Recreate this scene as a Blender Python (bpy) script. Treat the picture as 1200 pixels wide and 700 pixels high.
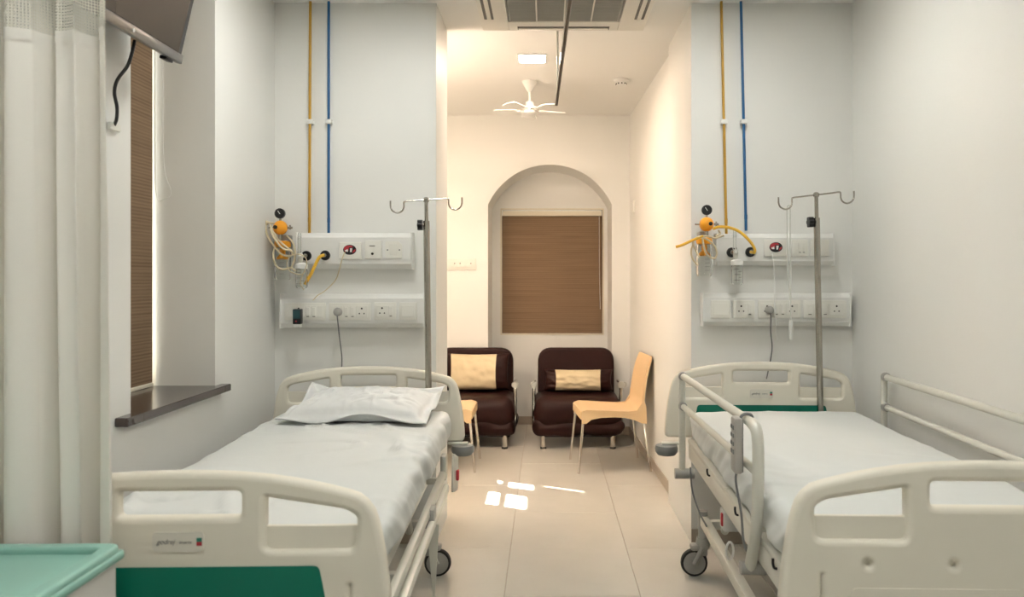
import bpy, bmesh, math, random
from mathutils import Vector, Matrix, noise
random.seed(7)
PI = math.pi
for o in list(bpy.data.objects): bpy.data.objects.remove(o)
scene = bpy.context.scene
C = scene.collection

# ------------------------------------------------------------------ camera, world, sun, exposure
CAM_Z = 1.40; FPX = 900.0; VX, VY = 640.0, 326.0
cam = bpy.data.cameras.new('camera'); camo = bpy.data.objects.new('camera', cam); C.objects.link(camo)
camo.location = (0, 0, CAM_Z); camo.rotation_euler = (PI/2, 0, 0)
cam.sensor_width = 36.0; cam.sensor_fit = 'HORIZONTAL'; cam.lens = 36.0*FPX/1200
cam.shift_x = (600-VX)/1200; cam.shift_y = -(350-VY)/1200
cam.clip_start = 0.02; cam.clip_end = 100
cam.dof.use_dof = True; cam.dof.focus_distance = 4.1; cam.dof.aperture_fstop = 4.0
scene.camera = camo

world = bpy.data.worlds.new('world'); scene.world = world; world.use_nodes = True
bg = world.node_tree.nodes['Background']; bg.inputs[0].default_value = (1.0, 0.97, 0.9, 1); bg.inputs[1].default_value = 3.0

sun = bpy.data.lights.new('sun', 'SUN'); sun.energy = 70; sun.angle = math.radians(0.5); sun.color = (1, 0.93, 0.8)
suno = bpy.data.objects.new('sun', sun); C.objects.link(suno)
SUN_DIR = Vector((1.0, -0.5, -1.15)).normalized()
suno.rotation_euler = SUN_DIR.to_track_quat('-Z', 'Y').to_euler(); suno.location = (-6, 9, 6)

scene.view_settings.view_transform = 'Standard'; scene.view_settings.look = 'None'
scene.view_settings.gamma = 1.0; scene.view_settings.use_curve_mapping = False
scene.view_settings.exposure = 0.06
WARD_LAMP = 31.0; FAR_FILL = 45.0; FAR_SPOT = 270.0; TUBE_FILL = 138.0; BED_LAMP = 60.0

# ------------------------------------------------------------------ materials
MATS = {}
def mat(name, col, rough=0.5, metal=0.0, spec=0.5, noise_amt=0.0, noise_scale=8.0, bump=0.0, bump_scale=60.0, trans=0.0, ior=1.45, emit=None, alpha=1.0, coat=0.0, stretch=None):
    m = bpy.data.materials.new(name); m.use_nodes = True
    nt = m.node_tree; p = nt.nodes['Principled BSDF']
    p.inputs['Base Color'].default_value = (*col, 1); p.inputs['Roughness'].default_value = rough
    p.inputs['Metallic'].default_value = metal; p.inputs['Specular IOR Level'].default_value = spec
    p.inputs['IOR'].default_value = ior; p.inputs['Transmission Weight'].default_value = trans
    p.inputs['Alpha'].default_value = alpha; p.inputs['Coat Weight'].default_value = coat
    if emit:
        p.inputs['Emission Color'].default_value = (*emit[0], 1); p.inputs['Emission Strength'].default_value = emit[1]
    if noise_amt or bump:
        tc = nt.nodes.new('ShaderNodeTexCoord'); src = tc.outputs['Object']
        if stretch:
            mp = nt.nodes.new('ShaderNodeMapping'); mp.inputs['Scale'].default_value = stretch
            nt.links.new(src, mp.inputs[0]); src = mp.outputs[0]
    if noise_amt:
        n = nt.nodes.new('ShaderNodeTexNoise'); n.inputs['Scale'].default_value = noise_scale; n.inputs['Detail'].default_value = 5
        nt.links.new(src, n.inputs['Vector'])
        mx = nt.nodes.new('ShaderNodeMix'); mx.data_type = 'RGBA'
        mx.inputs[6].default_value = (*[max(0, c*(1-noise_amt)) for c in col], 1)
        mx.inputs[7].default_value = (*[min(1, c*(1+noise_amt)) for c in col], 1)
        nt.links.new(n.outputs['Fac'], mx.inputs[0]); nt.links.new(mx.outputs[2], p.inputs['Base Color'])
    if bump:
        n2 = nt.nodes.new('ShaderNodeTexNoise'); n2.inputs['Scale'].default_value = bump_scale; n2.inputs['Detail'].default_value = 4
        nt.links.new(src, n2.inputs['Vector'])
        b = nt.nodes.new('ShaderNodeBump'); b.inputs['Strength'].default_value = bump; b.inputs['Distance'].default_value = 0.01
        nt.links.new(n2.outputs['Fac'], b.inputs['Height']); nt.links.new(b.outputs[0], p.inputs['Normal'])
    MATS[name] = m
    return m

mat('wall_paint', (0.83, 0.828, 0.795), 0.45, noise_amt=0.012, noise_scale=2.5, bump=0.03, bump_scale=40)
mat('ceiling_paint', (0.86, 0.85, 0.82), 0.7, noise_amt=0.01, noise_scale=2)
mat('tile', (0.575, 0.555, 0.495), 0.2, noise_amt=0.06, noise_scale=5, spec=0.5)
mat('grout', (0.40, 0.35, 0.29), 0.8, noise_amt=0.08, noise_scale=30)
mat('baseboard', (0.43, 0.37, 0.30), 0.3, noise_amt=0.06, noise_scale=8)
mat('dark_sill', (0.055, 0.038, 0.032), 0.22, noise_amt=0.3, noise_scale=25, coat=0.3)
mat('bed_plastic', (0.79, 0.75, 0.645), 0.38, noise_amt=0.01, noise_scale=10)
mat('bed_label', (0.72, 0.69, 0.61), 0.4, noise_amt=0.01)
mat('bed_green', (0.0, 0.16, 0.105), 0.4, noise_amt=0.05, noise_scale=6)
mat('print_grey', (0.20, 0.195, 0.18), 0.6, noise_amt=0.02)
mat('print_green', (0.04, 0.22, 0.16), 0.6, noise_amt=0.02)
mat('print_red', (0.45, 0.04, 0.05), 0.6, noise_amt=0.02)
mat('bed_metal', (0.66, 0.65, 0.58), 0.35, spec=0.5, noise_amt=0.015)
mat('alu', (0.62, 0.62, 0.58), 0.32, metal=0.6, noise_amt=0.03)
mat('steel', (0.40, 0.38, 0.34), 0.24, metal=1.0, noise_amt=0.05, noise_scale=30)
mat('chrome', (0.75, 0.72, 0.68), 0.14, metal=1.0, noise_amt=0.02)
mat('grey_plastic', (0.19, 0.20, 0.20), 0.45, noise_amt=0.04)
mat('mid_grey_plastic', (0.36, 0.355, 0.33), 0.45, noise_amt=0.03)
mat('handset_grey', (0.42, 0.40, 0.37), 0.45, noise_amt=0.03)
mat('rubber', (0.018, 0.018, 0.018), 0.6, noise_amt=0.1)
mat('black_plastic', (0.012, 0.012, 0.013), 0.35, noise_amt=0.1)
mat('sheet', (0.70, 0.72, 0.705), 0.85, spec=0.2, noise_amt=0.01, bump=0.22, bump_scale=9)
mat('pillow_cotton', (0.77, 0.78, 0.77), 0.85, spec=0.2, noise_amt=0.01, bump=0.3, bump_scale=14)
mat('white_plastic', (0.80, 0.80, 0.77), 0.35, noise_amt=0.01)
mat('plate_plastic', (0.81, 0.80, 0.74), 0.32, noise_amt=0.01)
mat('hole_dark', (0.02, 0.018, 0.015), 0.7, noise_amt=0.1)
mat('orange_plastic', (0.90, 0.37, 0.02), 0.3, noise_amt=0.03)
mat('yellow_rubber', (0.80, 0.47, 0.05), 0.4, noise_amt=0.04)
mat('cream_rubber', (0.66, 0.56, 0.38), 0.4, noise_amt=0.05)
mat('pipe_yellow', (0.52, 0.29, 0.035), 0.35, noise_amt=0.05)
mat('pipe_blue', (0.018, 0.11, 0.27), 0.35, noise_amt=0.05)
mat('clear_plastic', (0.96, 0.97, 0.96), 0.05, trans=1.0, ior=1.15, noise_amt=0.005)
mat('translucent_tube', (0.80, 0.80, 0.74), 0.25, alpha=0.75, noise_amt=0.02)
mat('leather', (0.019, 0.0048, 0.0038), 0.5, noise_amt=0.25, noise_scale=12, bump=0.25, bump_scale=18, spec=0.22)
mat('cream_fabric', (0.70, 0.585, 0.38), 0.7, noise_amt=0.05, noise_scale=14, bump=0.3, bump_scale=14)
mat('tan_plastic', (0.80, 0.575, 0.325), 0.38, noise_amt=0.02)
mat('locker_teal', (0.27, 0.50, 0.43), 0.35, noise_amt=0.04, noise_scale=4)
mat('locker_white', (0.62, 0.60, 0.57), 0.45, noise_amt=0.02)
mat('tv_screen', (0.03, 0.027, 0.023), 0.25, spec=0.5, noise_amt=0.02)
mat('tv_silver', (0.22, 0.215, 0.21), 0.3, metal=0.7, noise_amt=0.03)
mat('ac_white', (0.76, 0.74, 0.68), 0.4, noise_amt=0.01)
mat('ac_grille', (0.34, 0.34, 0.31), 0.5, noise_amt=0.03)
mat('ac_dark', (0.16, 0.155, 0.14), 0.6, noise_amt=0.05)
mat('rail_dark', (0.13, 0.125, 0.115), 0.3, metal=0.8, noise_amt=0.05)
mat('frame_cream', (0.74, 0.68, 0.55), 0.4, noise_amt=0.02)
mat('teal_label', (0.012, 0.055, 0.06), 0.4, noise_amt=0.05)
mat('fill_far', (1, 1, 1), 0.5, emit=((1.0, 0.775, 0.60), FAR_FILL), noise_amt=0.001)
mat('lamp_spot', (1, 1, 1), 0.5, emit=((1.0, 0.775, 0.60), FAR_SPOT), noise_amt=0.001)
mat('fill_tube', (1, 1, 1), 0.5, emit=((1.0, 0.775, 0.60), TUBE_FILL), noise_amt=0.001)
mat('lamp_bed', (1, 1, 1), 0.5, emit=((1.0, 0.995, 0.945), BED_LAMP), noise_amt=0.001)
mat('lamp_ward', (1, 1, 1), 0.5, emit=((1.0, 0.995, 0.945), WARD_LAMP), noise_amt=0.001)

def pane_mat():
    m = bpy.data.materials.new('glass'); m.use_nodes = True; nt = m.node_tree; nt.nodes.remove(nt.nodes['Principled BSDF'])
    t = nt.nodes.new('ShaderNodeBsdfTransparent'); t.inputs[0].default_value = (0.95, 0.97, 0.96, 1)
    g = nt.nodes.new('ShaderNodeBsdfGlossy'); g.inputs['Roughness'].default_value = 0.02
    mx = nt.nodes.new('ShaderNodeMixShader'); L = nt.links.new
    mx.inputs[0].default_value = 0.06; L(t.outputs[0], mx.inputs[1]); L(g.outputs[0], mx.inputs[2]); L(mx.outputs[0], nt.nodes['Material Output'].inputs[0])
    MATS['glass'] = m
pane_mat()

def blind_mat(name, c1, c2):
    m = bpy.data.materials.new(name); m.use_nodes = True; nt = m.node_tree; p = nt.nodes['Principled BSDF']
    p.inputs['Roughness'].default_value = 0.8; p.inputs['Specular IOR Level'].default_value = 0.15
    tc = nt.nodes.new('ShaderNodeTexCoord')
    mp = nt.nodes.new('ShaderNodeMapping'); mp.inputs['Scale'].default_value = (1.6, 1.6, 170)
    n = nt.nodes.new('ShaderNodeTexNoise'); n.inputs['Scale'].default_value = 1.0; n.inputs['Detail'].default_value = 3
    w = nt.nodes.new('ShaderNodeTexWave'); w.bands_direction = 'Z'; w.inputs['Scale'].default_value = 22; w.inputs['Distortion'].default_value = 0.6
    ad = nt.nodes.new('ShaderNodeMath'); ad.operation = 'MULTIPLY_ADD'; ad.inputs[1].default_value = 0.35
    cr = nt.nodes.new('ShaderNodeValToRGB'); cr.color_ramp.elements[0].position = 0.35; cr.color_ramp.elements[0].color = (*c1, 1)
    cr.color_ramp.elements[1].position = 0.85; cr.color_ramp.elements[1].color = (*c2, 1)
    L = nt.links.new
    L(tc.outputs['Object'], mp.inputs[0]); L(mp.outputs[0], n.inputs['Vector']); L(tc.outputs['Object'], w.inputs['Vector'])
    L(w.outputs['Fac'], ad.inputs[0]); L(n.outputs['Fac'], ad.inputs[2]); L(ad.outputs[0], cr.inputs[0]); L(cr.outputs[0], p.inputs['Base Color'])
    b = nt.nodes.new('ShaderNodeBump'); b.inputs['Strength'].default_value = 0.3; b.inputs['Distance'].default_value = 0.003
    L(ad.outputs[0], b.inputs['Height']); L(b.outputs[0], p.inputs['Normal'])
    MATS[name] = m
blind_mat('blind_weave', (0.15, 0.098, 0.06), (0.24, 0.162, 0.10))

def curtain_mats():
    m = bpy.data.materials.new('curtain_cloth'); m.use_nodes = True; nt = m.node_tree; p = nt.nodes['Principled BSDF']
    p.inputs['Base Color'].default_value = (0.93, 0.91, 0.865, 1); p.inputs['Roughness'].default_value = 0.85; p.inputs['Specular IOR Level'].default_value = 0.15
    tr = nt.nodes.new('ShaderNodeBsdfTranslucent'); tr.inputs[0].default_value = (0.72, 0.68, 0.58, 1)
    mx = nt.nodes.new('ShaderNodeMixShader'); mx.inputs[0].default_value = 0.22
    nt.links.new(p.outputs[0], mx.inputs[1]); nt.links.new(tr.outputs[0], mx.inputs[2]); nt.links.new(mx.outputs[0], nt.nodes['Material Output'].inputs[0])
    n = nt.nodes.new('ShaderNodeTexNoise'); n.inputs['Scale'].default_value = 250
    tc = nt.nodes.new('ShaderNodeTexCoord'); nt.links.new(tc.outputs['Object'], n.inputs['Vector'])
    b = nt.nodes.new('ShaderNodeBump'); b.inputs['Strength'].default_value = 0.08; nt.links.new(n.outputs['Fac'], b.inputs['Height']); nt.links.new(b.outputs[0], p.inputs['Normal'])
    MATS['curtain_cloth'] = m
    m = bpy.data.materials.new('curtain_net'); m.use_nodes = True; nt = m.node_tree; p = nt.nodes['Principled BSDF']
    p.inputs['Base Color'].default_value = (0.70, 0.68, 0.60, 1); p.inputs['Roughness'].default_value = 0.8
    uv = nt.nodes.new('ShaderNodeUVMap')
    v = nt.nodes.new('ShaderNodeTexVoronoi'); v.inputs['Scale'].default_value = 1.0; v.inputs['Randomness'].default_value = 0.0
    mp = nt.nodes.new('ShaderNodeMapping'); mp.inputs['Scale'].default_value = (1, 1, 1)
    cr = nt.nodes.new('ShaderNodeMath'); cr.operation = 'GREATER_THAN'; cr.inputs[1].default_value = 0.34
    nt.links.new(uv.outputs[0], mp.inputs[0]); nt.links.new(mp.outputs[0], v.inputs['Vector']); nt.links.new(v.outputs['Distance'], cr.inputs[0]); nt.links.new(cr.outputs[0], p.inputs['Alpha'])
    MATS['curtain_net'] = m
curtain_mats()

# ------------------------------------------------------------------ helpers
def at(px, py, Y):
    return Vector(((px-VX)*Y/FPX, Y, CAM_Z-(py-VY)*Y/FPX))

def set_props(o, label=None, cat=None, group=None, kind=None):
    if label: o['label'] = label
    if cat: o['category'] = cat
    if group: o['group'] = group
    if kind: o['kind'] = kind
    return o

def thing(name, label, cat, loc=(0, 0, 0), rz=0.0, group=None):
    o = bpy.data.objects.new(name, None); C.objects.link(o); o.empty_display_size = 0.1
    o.location = loc; o.rotation_euler = (0, 0, rz)
    return set_props(o, label, cat, group)

class B:
    """collects shapes, then links them as one mesh object"""
    def __init__(self): self.bm = bmesh.new()
    def _merge(self, b2, M=None):
        if M is not None: bmesh.ops.transform(b2, matrix=M, verts=b2.verts)
        me = bpy.data.meshes.new('tmp'); b2.to_mesh(me); b2.free(); self.bm.from_mesh(me); bpy.data.meshes.remove(me)
        return self
    def box(self, x0, x1, y0, y1, z0, z1, bev=0.0, seg=2, M=None):
        b = bmesh.new(); bmesh.ops.create_cube(b, size=1.0)
        bmesh.ops.transform(b, matrix=Matrix.Translation(((x0+x1)/2, (y0+y1)/2, (z0+z1)/2)) @ Matrix.Diagonal((abs(x1-x0), abs(y1-y0), abs(z1-z0), 1)), verts=b.verts)
        if bev > 0: bmesh.ops.bevel(b, geom=list(b.edges), offset=bev, segments=seg, affect='EDGES', profile=0.5)
        return self._merge(b, M)
    def cyl(self, p0, p1, r, seg=16, r2=None):
        p0, p1 = Vector(p0), Vector(p1); d = p1-p0
        b = bmesh.new(); bmesh.ops.create_cone(b, cap_ends=True, segments=seg, radius1=r, radius2=r if r2 is None else r2, depth=d.length)
        return self._merge(b, Matrix.Translation((p0+p1)/2) @ d.to_track_quat('Z', 'Y').to_matrix().to_4x4())
    def sphere(self, c, r, sc=(1, 1, 1), u=18, v=12):
        b = bmesh.new(); bmesh.ops.create_uvsphere(b, u_segments=u, v_segments=v, radius=r)
        return self._merge(b, Matrix.Translation(c) @ Matrix.Diagonal((*sc, 1)))
    def lathe(self, prof, c=(0, 0, 0), axis='Z', seg=20):
        b = bmesh.new(); rings = []
        for r, h in prof:
            rings.append([b.verts.new((max(r, 1e-5)*math.cos(2*PI*k/seg), max(r, 1e-5)*math.sin(2*PI*k/seg), h)) for k in range(seg)])
        for a, c2 in zip(rings, rings[1:]):
            for k in range(seg): b.faces.new((a[k], a[(k+1) % seg], c2[(k+1) % seg], c2[k]))
        b.faces.new(rings[0][::-1]); b.faces.new(rings[-1])
        q = Vector({'X': (1, 0, 0), 'Y': (0, 1, 0), 'Z': (0, 0, 1), '-Y': (0, -1, 0), '-X': (-1, 0, 0), '-Z': (0, 0, -1)}[axis]).to_track_quat('Z', 'Y')
        return self._merge(b, Matrix.Translation(c) @ q.to_matrix().to_4x4())
    def tube(self, pts, r, seg=8, smooth=0, closed=False, r_end=None):
        pts = [Vector(p) for p in pts]
        if smooth:
            n = len(pts); out = []
            rng = range(n) if closed else range(n-1)
            for i in rng:
                p1, p2 = pts[i], pts[(i+1) % n]
                p0 = pts[i-1] if (i > 0 or closed) else p1*2-p2
                p3 = pts[(i+2) % n] if (i+2 < n or closed) else p2*2-p1
                for k in range(smooth):
                    t = k/smooth
                    out.append(0.5*((2*p1)+(p2-p0)*t+(2*p0-5*p1+4*p2-p3)*t*t+(3*p1-p0-3*p2+p3)*t**3))
            if not closed: out.append(pts[-1])
            pts = out
        n = len(pts); b = bmesh.new(); rings = []
        tg = []
        for i in range(n):
            a = pts[i-1] if (i > 0 or closed) else pts[i]; c = pts[(i+1) % n] if (i < n-1 or closed) else pts[i]
            tg.append((c-a).normalized())
        up = Vector((0, 0, 1)) if abs(tg[0].z) < 0.9 else Vector((1, 0, 0))
        nrm = (up-tg[0]*up.dot(tg[0])).normalized()
        for i in range(n):
            nrm = (nrm-tg[i]*nrm.dot(tg[i])).normalized(); bi = tg[i].cross(nrm)
            rr = r if r_end is None else r+(r_end-r)*i/(n-1)
            rings.append([b.verts.new(pts[i]+rr*(nrm*math.cos(2*PI*k/seg)+bi*math.sin(2*PI*k/seg))) for k in range(seg)])
        pairs = list(zip(rings, rings[1:]))
        if closed: pairs.append((rings[-1], rings[0]))
        for a, c in pairs:
            for k in range(seg): b.faces.new((a[k], a[(k+1) % seg], c[(k+1) % seg], c[k]))
        if not closed: b.faces.new(rings[0][::-1]); b.faces.new(rings[-1])
        return self._merge(b)
    def prism(self, poly, y0, y1):
        """poly of (x,z), extruded along y"""
        b = bmesh.new()
        a = [b.verts.new((x, y0, z)) for x, z in poly]; c = [b.verts.new((x, y1, z)) for x, z in poly]
        n = len(poly)
        b.faces.new(a); b.faces.new(c[::-1])
        for k in range(n): b.faces.new((a[(k+1) % n], a[k], c[k], c[(k+1) % n]))
        bmesh.ops.recalc_face_normals(b, faces=b.faces)
        return self._merge(b)
    def rbox(self, cx, cy, cz, sx, sy, sz, r, n=(8, 8, 4), fn=None, M=None):
        """soft rounded box; fn(p, nrm) moves its points"""
        hs = (sx/2, sy/2, sz/2); r = min(r, min(hs)*0.999)
        def coords(h, k):
            e = [-h + r*(1-math.cos(PI/2*t/4)) if False else -h+r*t/4 for t in range(4)]
            inn = [-(h-r)+2*(h-r)*t/k for t in range(k+1)]
            return e+inn+[-v for v in reversed(e)]
        cs = [coords(hs[i], n[i]) for i in range(3)]
        b = bmesh.new(); vd = {}
        def V(i, j, k):
            key = (i, j, k)
            if key not in vd:
                p = Vector((cs[0][i], cs[1][j], cs[2][k]))
                q = Vector([max(-(hs[a]-r), min(hs[a]-r, p[a])) for a in range(3)])
                d = p-q
                nr = d.normalized() if d.length > 1e-9 else Vector((0, 0, 1))
                p2 = q+nr*r
                if fn: p2 = p2+fn(p2, nr)
                vd[key] = b.verts.new(p2+Vector((cx, cy, cz)))
            return vd[key]
        N = [len(c)-1 for c in cs]
        for i in range(N[0]):
            for j in range(N[1]):
                b.faces.new((V(i, j, 0), V(i, j+1, 0), V(i+1, j+1, 0), V(i+1, j, 0)))
                b.faces.new((V(i, j, N[2]), V(i+1, j, N[2]), V(i+1, j+1, N[2]), V(i, j+1, N[2])))
        for i in range(N[0]):
            for k in range(N[2]):
                b.faces.new((V(i, 0, k), V(i+1, 0, k), V(i+1, 0, k+1), V(i, 0, k+1)))
                b.faces.new((V(i, N[1], k), V(i, N[1], k+1), V(i+1, N[1], k+1), V(i+1, N[1], k)))
        for j in range(N[1]):
            for k in range(N[2]):
                b.faces.new((V(0, j, k), V(0, j, k+1), V(0, j+1, k+1), V(0, j+1, k)))
                b.faces.new((V(N[0], j, k), V(N[0], j+1, k), V(N[0], j+1, k+1), V(N[0], j, k+1)))
        return self._merge(b, M)
    def mesh(self, me, M=None):
        b = bmesh.new(); b.from_mesh(me); return self._merge(b, M)
    def build(self, name, m, parent=None, smooth=35, origin=None, label=None, cat=None, group=None, kind=None):
        if origin is not None: bmesh.ops.translate(self.bm, vec=-Vector(origin), verts=self.bm.verts)
        me = bpy.data.meshes.new(name); self.bm.to_mesh(me); self.bm.free()
        me.materials.append(MATS[m])
        if smooth:
            me.polygons.foreach_set('use_smooth', [True]*len(me.polygons)); me.set_sharp_from_angle(angle=math.radians(smooth))
        o = bpy.data.objects.new(name, me); C.objects.link(o)
        if parent is not None: o.parent = parent
        elif origin is not None: o.location = origin
        return set_props(o, label, cat, group, kind)

def copy_tree(o, parent=None):
    c = o.copy(); C.objects.link(c); c.parent = parent
    for ch in list(o.children): copy_tree(ch, c)
    return c

def round_poly(pts, r, n=5):
    out = []; N = len(pts)
    for i in range(N):
        rr = r[i] if isinstance(r, (list, tuple)) else r
        p = Vector(pts[i]); a = Vector(pts[i-1])-p; c = Vector(pts[(i+1) % N])-p
        t = min(rr, a.length*0.49, c.length*0.49)
        pa = p+a.normalized()*t; pc = p+c.normalized()*t
        for k in range(n+1):
            s = k/n; out.append(tuple(pa*(1-s)**2+p*2*s*(1-s)+pc*s*s))
    return out

def curve_plate(polys, extrude, bevel, bres=3):
    """filled 2D outline with holes -> mesh, standing in the xz plane (thickness along y)"""
    cu = bpy.data.curves.new('tmp', 'CURVE'); cu.dimensions = '2D'; cu.fill_mode = 'BOTH'
    cu.extrude = extrude; cu.bevel_depth = bevel; cu.bevel_resolution = bres
    for poly in polys:
        s = cu.splines.new('POLY'); s.points.add(len(poly)-1)
        for q, p in zip(s.points, poly): q.co = (p[0], p[1], 0, 1)
        s.use_cyclic_u = True
    ob = bpy.data.objects.new('tmp', cu); C.objects.link(ob)
    dg = bpy.context.evaluated_depsgraph_get()
    me = bpy.data.meshes.new_from_object(ob.evaluated_get(dg))
    bpy.data.objects.remove(ob); bpy.data.curves.remove(cu)
    me.transform(Matrix.Rotation(PI/2, 4, 'X'))
    return me

def text_mesh(txt, size, width=None, shear=0.0):
    cu = bpy.data.curves.new('tmp', 'FONT'); cu.body = txt; cu.size = size; cu.align_x = 'CENTER'; cu.align_y = 'CENTER'; cu.shear = shear
    cu.extrude = 0.0004
    ob = bpy.data.objects.new('tmp', cu); C.objects.link(ob)
    dg = bpy.context.evaluated_depsgraph_get(); me = bpy.data.meshes.new_from_object(ob.evaluated_get(dg))
    bpy.data.objects.remove(ob); bpy.data.curves.remove(cu)
    me.transform(Matrix.Rotation(PI/2, 4, 'X'))
    return me

# ------------------------------------------------------------------ the room
WL, WR = -1.431, 1.615          # side walls of the ward bay
WY = 4.05                       # wall behind the beds
CEIL = 2.85
PL, PR = -0.58, 0.765           # ends of the partition
BY, NY = 6.85, 7.35             # far wall, back of its niche
FL = -1.75                      # left wall of the far room
S = 'structure'

fl = B().box(FL-0.3, WR+0.4, -1.6, NY+0.3, -0.10, -0.004).build('floor', 'grout', kind=S, smooth=0)
fl['label'] = 'beige polished tile floor'
tile_me = None
tw, tl, gap = 0.6, 1.2, 0.003
for i in range(-4, 4):
    for j in range(-2, 8):
        x0 = -0.185 + i*tw; y0 = 3.985 + (j-4)*tl + (0.6 if i % 2 == 0 else 0.0)
        if x0 > WR or x0+tw < FL or y0 > NY or y0+tl < -1.2: continue
        if tile_me is None:
            t = B().box(gap/2, tw-gap/2, gap/2, tl-gap/2, -0.006, 0, 0.0015, 1).build('floor_tile', 'tile', fl, smooth=0); tile_me = t.data
        else:
            t = bpy.data.objects.new('floor_tile', tile_me); C.objects.link(t); t.parent = fl
        t.location = (x0, y0, 0)

B().box(FL-0.3, WR+0.4, -1.6, NY+0.4, CEIL, CEIL+0.15).build('ceiling', 'ceiling_paint', kind=S, smooth=0)
# left wall with the deep window recess
RY0, RY1, RZ0, RZ1 = 2.645, 3.32, 0.905, 2.78
w = B()
w.box(WL-0.45, WL, -1.6, RY0, 0, CEIL); w.box(WL-0.45, WL, RY1, WY+0.2, 0, CEIL)
w.box(WL-0.45, WL, RY0, RY1, 0, RZ0); w.box(WL-0.45, WL, RY0, RY1, RZ1, CEIL)
w.build('wall_left', 'wall_paint', kind=S, smooth=0)
B().box(WR, WR+0.3, -1.6, WY+0.45, 0, CEIL).build('wall_right', 'wall_paint', kind=S, smooth=0)
B().box(FL-0.3, WR+0.3, -1.75, -1.6, 0, CEIL).build('wall_near', 'wall_paint', kind=S, smooth=0)
B().box(FL-0.3, PL, WY, WY+0.45, 0, CEIL).build('wall_bed_left', 'wall_paint', kind=S, smooth=0)
B().box(PR, WR+0.3, WY, 4.80, 0, CEIL).build('wall_bed_right', 'wall_paint', kind=S, smooth=0)
# far right wall, a touch out of square
w = B(); b = w.bm
fr = [(0.805, 4.80), (0.746, BY), (0.746, NY+0.3), (1.3, NY+0.3), (1.3, 4.80)]
lo = [b.verts.new((x, y, 0)) for x, y in fr]; hi = [b.verts.new((x, y, CEIL)) for x, y in fr]
b.faces.new(lo); b.faces.new(hi[::-1])
for k in range(5): b.faces.new((lo[k], lo[(k+1) % 5], hi[(k+1) % 5], hi[k]))
bmesh.ops.recalc_face_normals(b, faces=b.faces)
w.build('wall_far_right', 'wall_paint', kind=S, smooth=0)
# far wall with arched niche
cx, hw, spring, rise = 0.034, 0.552, 2.055, 0.357
R = (hw*hw+rise*rise)/(2*rise); zc = spring+rise-R; a0 = math.asin(hw/R)
arch = [(cx+R*math.sin(a), zc+R*math.cos(a)) for a in [a0-2*a0*k/40 for k in range(41)]]
poly = [(FL-0.3, 0), (FL-0.3, CEIL), (0.80, CEIL), (0.80, 0), (cx+hw, 0)] + arch + [(cx-hw, 0)]
me = curve_plate([poly], (NY-BY)/2, 0.0)
B().mesh(me, Matrix.Translation((0, (BY+NY)/2, 0))).build('wall_far', 'wall_paint', kind=S, smooth=20)
wx0, wx1, wz0, wz1 = -0.425, 0.539, 0.869, 2.053
w = B(); e = 0.3
w.box(FL-0.3, wx0, NY, NY+e, 0, CEIL); w.box(wx1, 1.3, NY, NY+e, 0, CEIL); w.box(wx0, wx1, NY, NY+e, 0, wz0); w.box(wx0, wx1, NY, NY+e, wz1, CEIL)
w.build('wall_niche', 'wall_paint', kind=S, smooth=0)
# left wall of the far room with a window
fy0, fy1, fz0, fz1 = 5.35, 6.35, 0.95, 2.60
w = B()
w.box(FL-0.15, FL, WY+0.45, fy0, 0, CEIL); w.box(FL-0.15, FL, fy1, NY+0.3, 0, CEIL); w.box(FL-0.15, FL, fy0, fy1, 0, fz0); w.box(FL-0.15, FL, fy0, fy1, fz1, CEIL)
w.build('wall_far_left', 'wall_paint', kind=S, smooth=0)

# baseboards
BH = 0.077
B().box(WL, PL, WY-0.008, WY, 0, BH, 0.002, 1).build('baseboard_bed_left', 'baseboard', kind=S, smooth=0)
B().box(PR, WR, WY-0.008, WY, 0, BH, 0.002, 1).build('baseboard_bed_right', 'baseboard', kind=S, smooth=0)
w = B(); d = Vector((0.746-0.805, BY-4.80, 0)); ln = d.length
w.box(-0.008, 0, 0, ln, 0, BH, 0.002, 1, Matrix.Translation((0.805, 4.80, 0)) @ Matrix.Rotation(math.atan2(-d.x, d.y), 4, 'Z'))
w.build('baseboard_far_right', 'baseboard', kind=S, smooth=0)
w = B(); w.box(FL, cx-hw, BY-0.008, BY, 0, BH); w.box(cx+hw, 0.742, BY-0.008, BY, 0, BH); w.build('baseboard_far', 'baseboard', kind=S, smooth=0)
B().box(cx-hw, cx+hw, NY-0.008, NY, 0, BH).build('baseboard_niche', 'baseboard', kind=S, smooth=0)
B().box(WL, WL+0.008, -1.6, WY-0.008, 0, BH).build('baseboard_left', 'baseboard', kind=S, smooth=0)
B().box(WR-0.008, WR, -1.6, WY-0.008, 0, BH).build('baseboard_right', 'baseboard', kind=S, smooth=0)

# windows
def window(name, ax, plane, a0_, a1_, z0, z1, thick=0.05, fw=0.045):
    def bx(w, a, b_, c, d_, t):
        if ax == 'y': w.box(a, b_, plane, plane+t, c, d_)
        else: w.box(plane-t, plane, a, b_, c, d_)
    root = B(); bx(root, a0_, a0_+fw, z0, z1, thick); bx(root, a1_-fw, a1_, z0, z1, thick); bx(root, a0_+fw, a1_-fw, z0, z0+fw, thick); bx(root, a0_+fw, a1_-fw, z1-fw, z1, thick)
    am = (a0_+a1_)/2; bx(root, am-0.02, am+0.02, z0+fw, z1-fw, thick)
    r = root.build(name, 'frame_cream', kind=S, smooth=0)
    for (p, q) in ((a0_+fw, am-0.02), (am+0.02, a1_-fw)):
        g = B()
        if ax == 'y': g.box(p, q, plane+0.02, plane+0.026, z0+fw, z1-fw)
        else: g.box(plane-0.026, plane-0.02, p, q, z0+fw, z1-fw)
        g.build('pane', 'glass', r, smooth=0)
    return r
window('window_1', 'x', WL-0.34, RY0, RY1, RZ0+0.03, RZ1)
window('window_2', 'y', NY+0.12, wx0, wx1, wz0, wz1)
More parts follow.
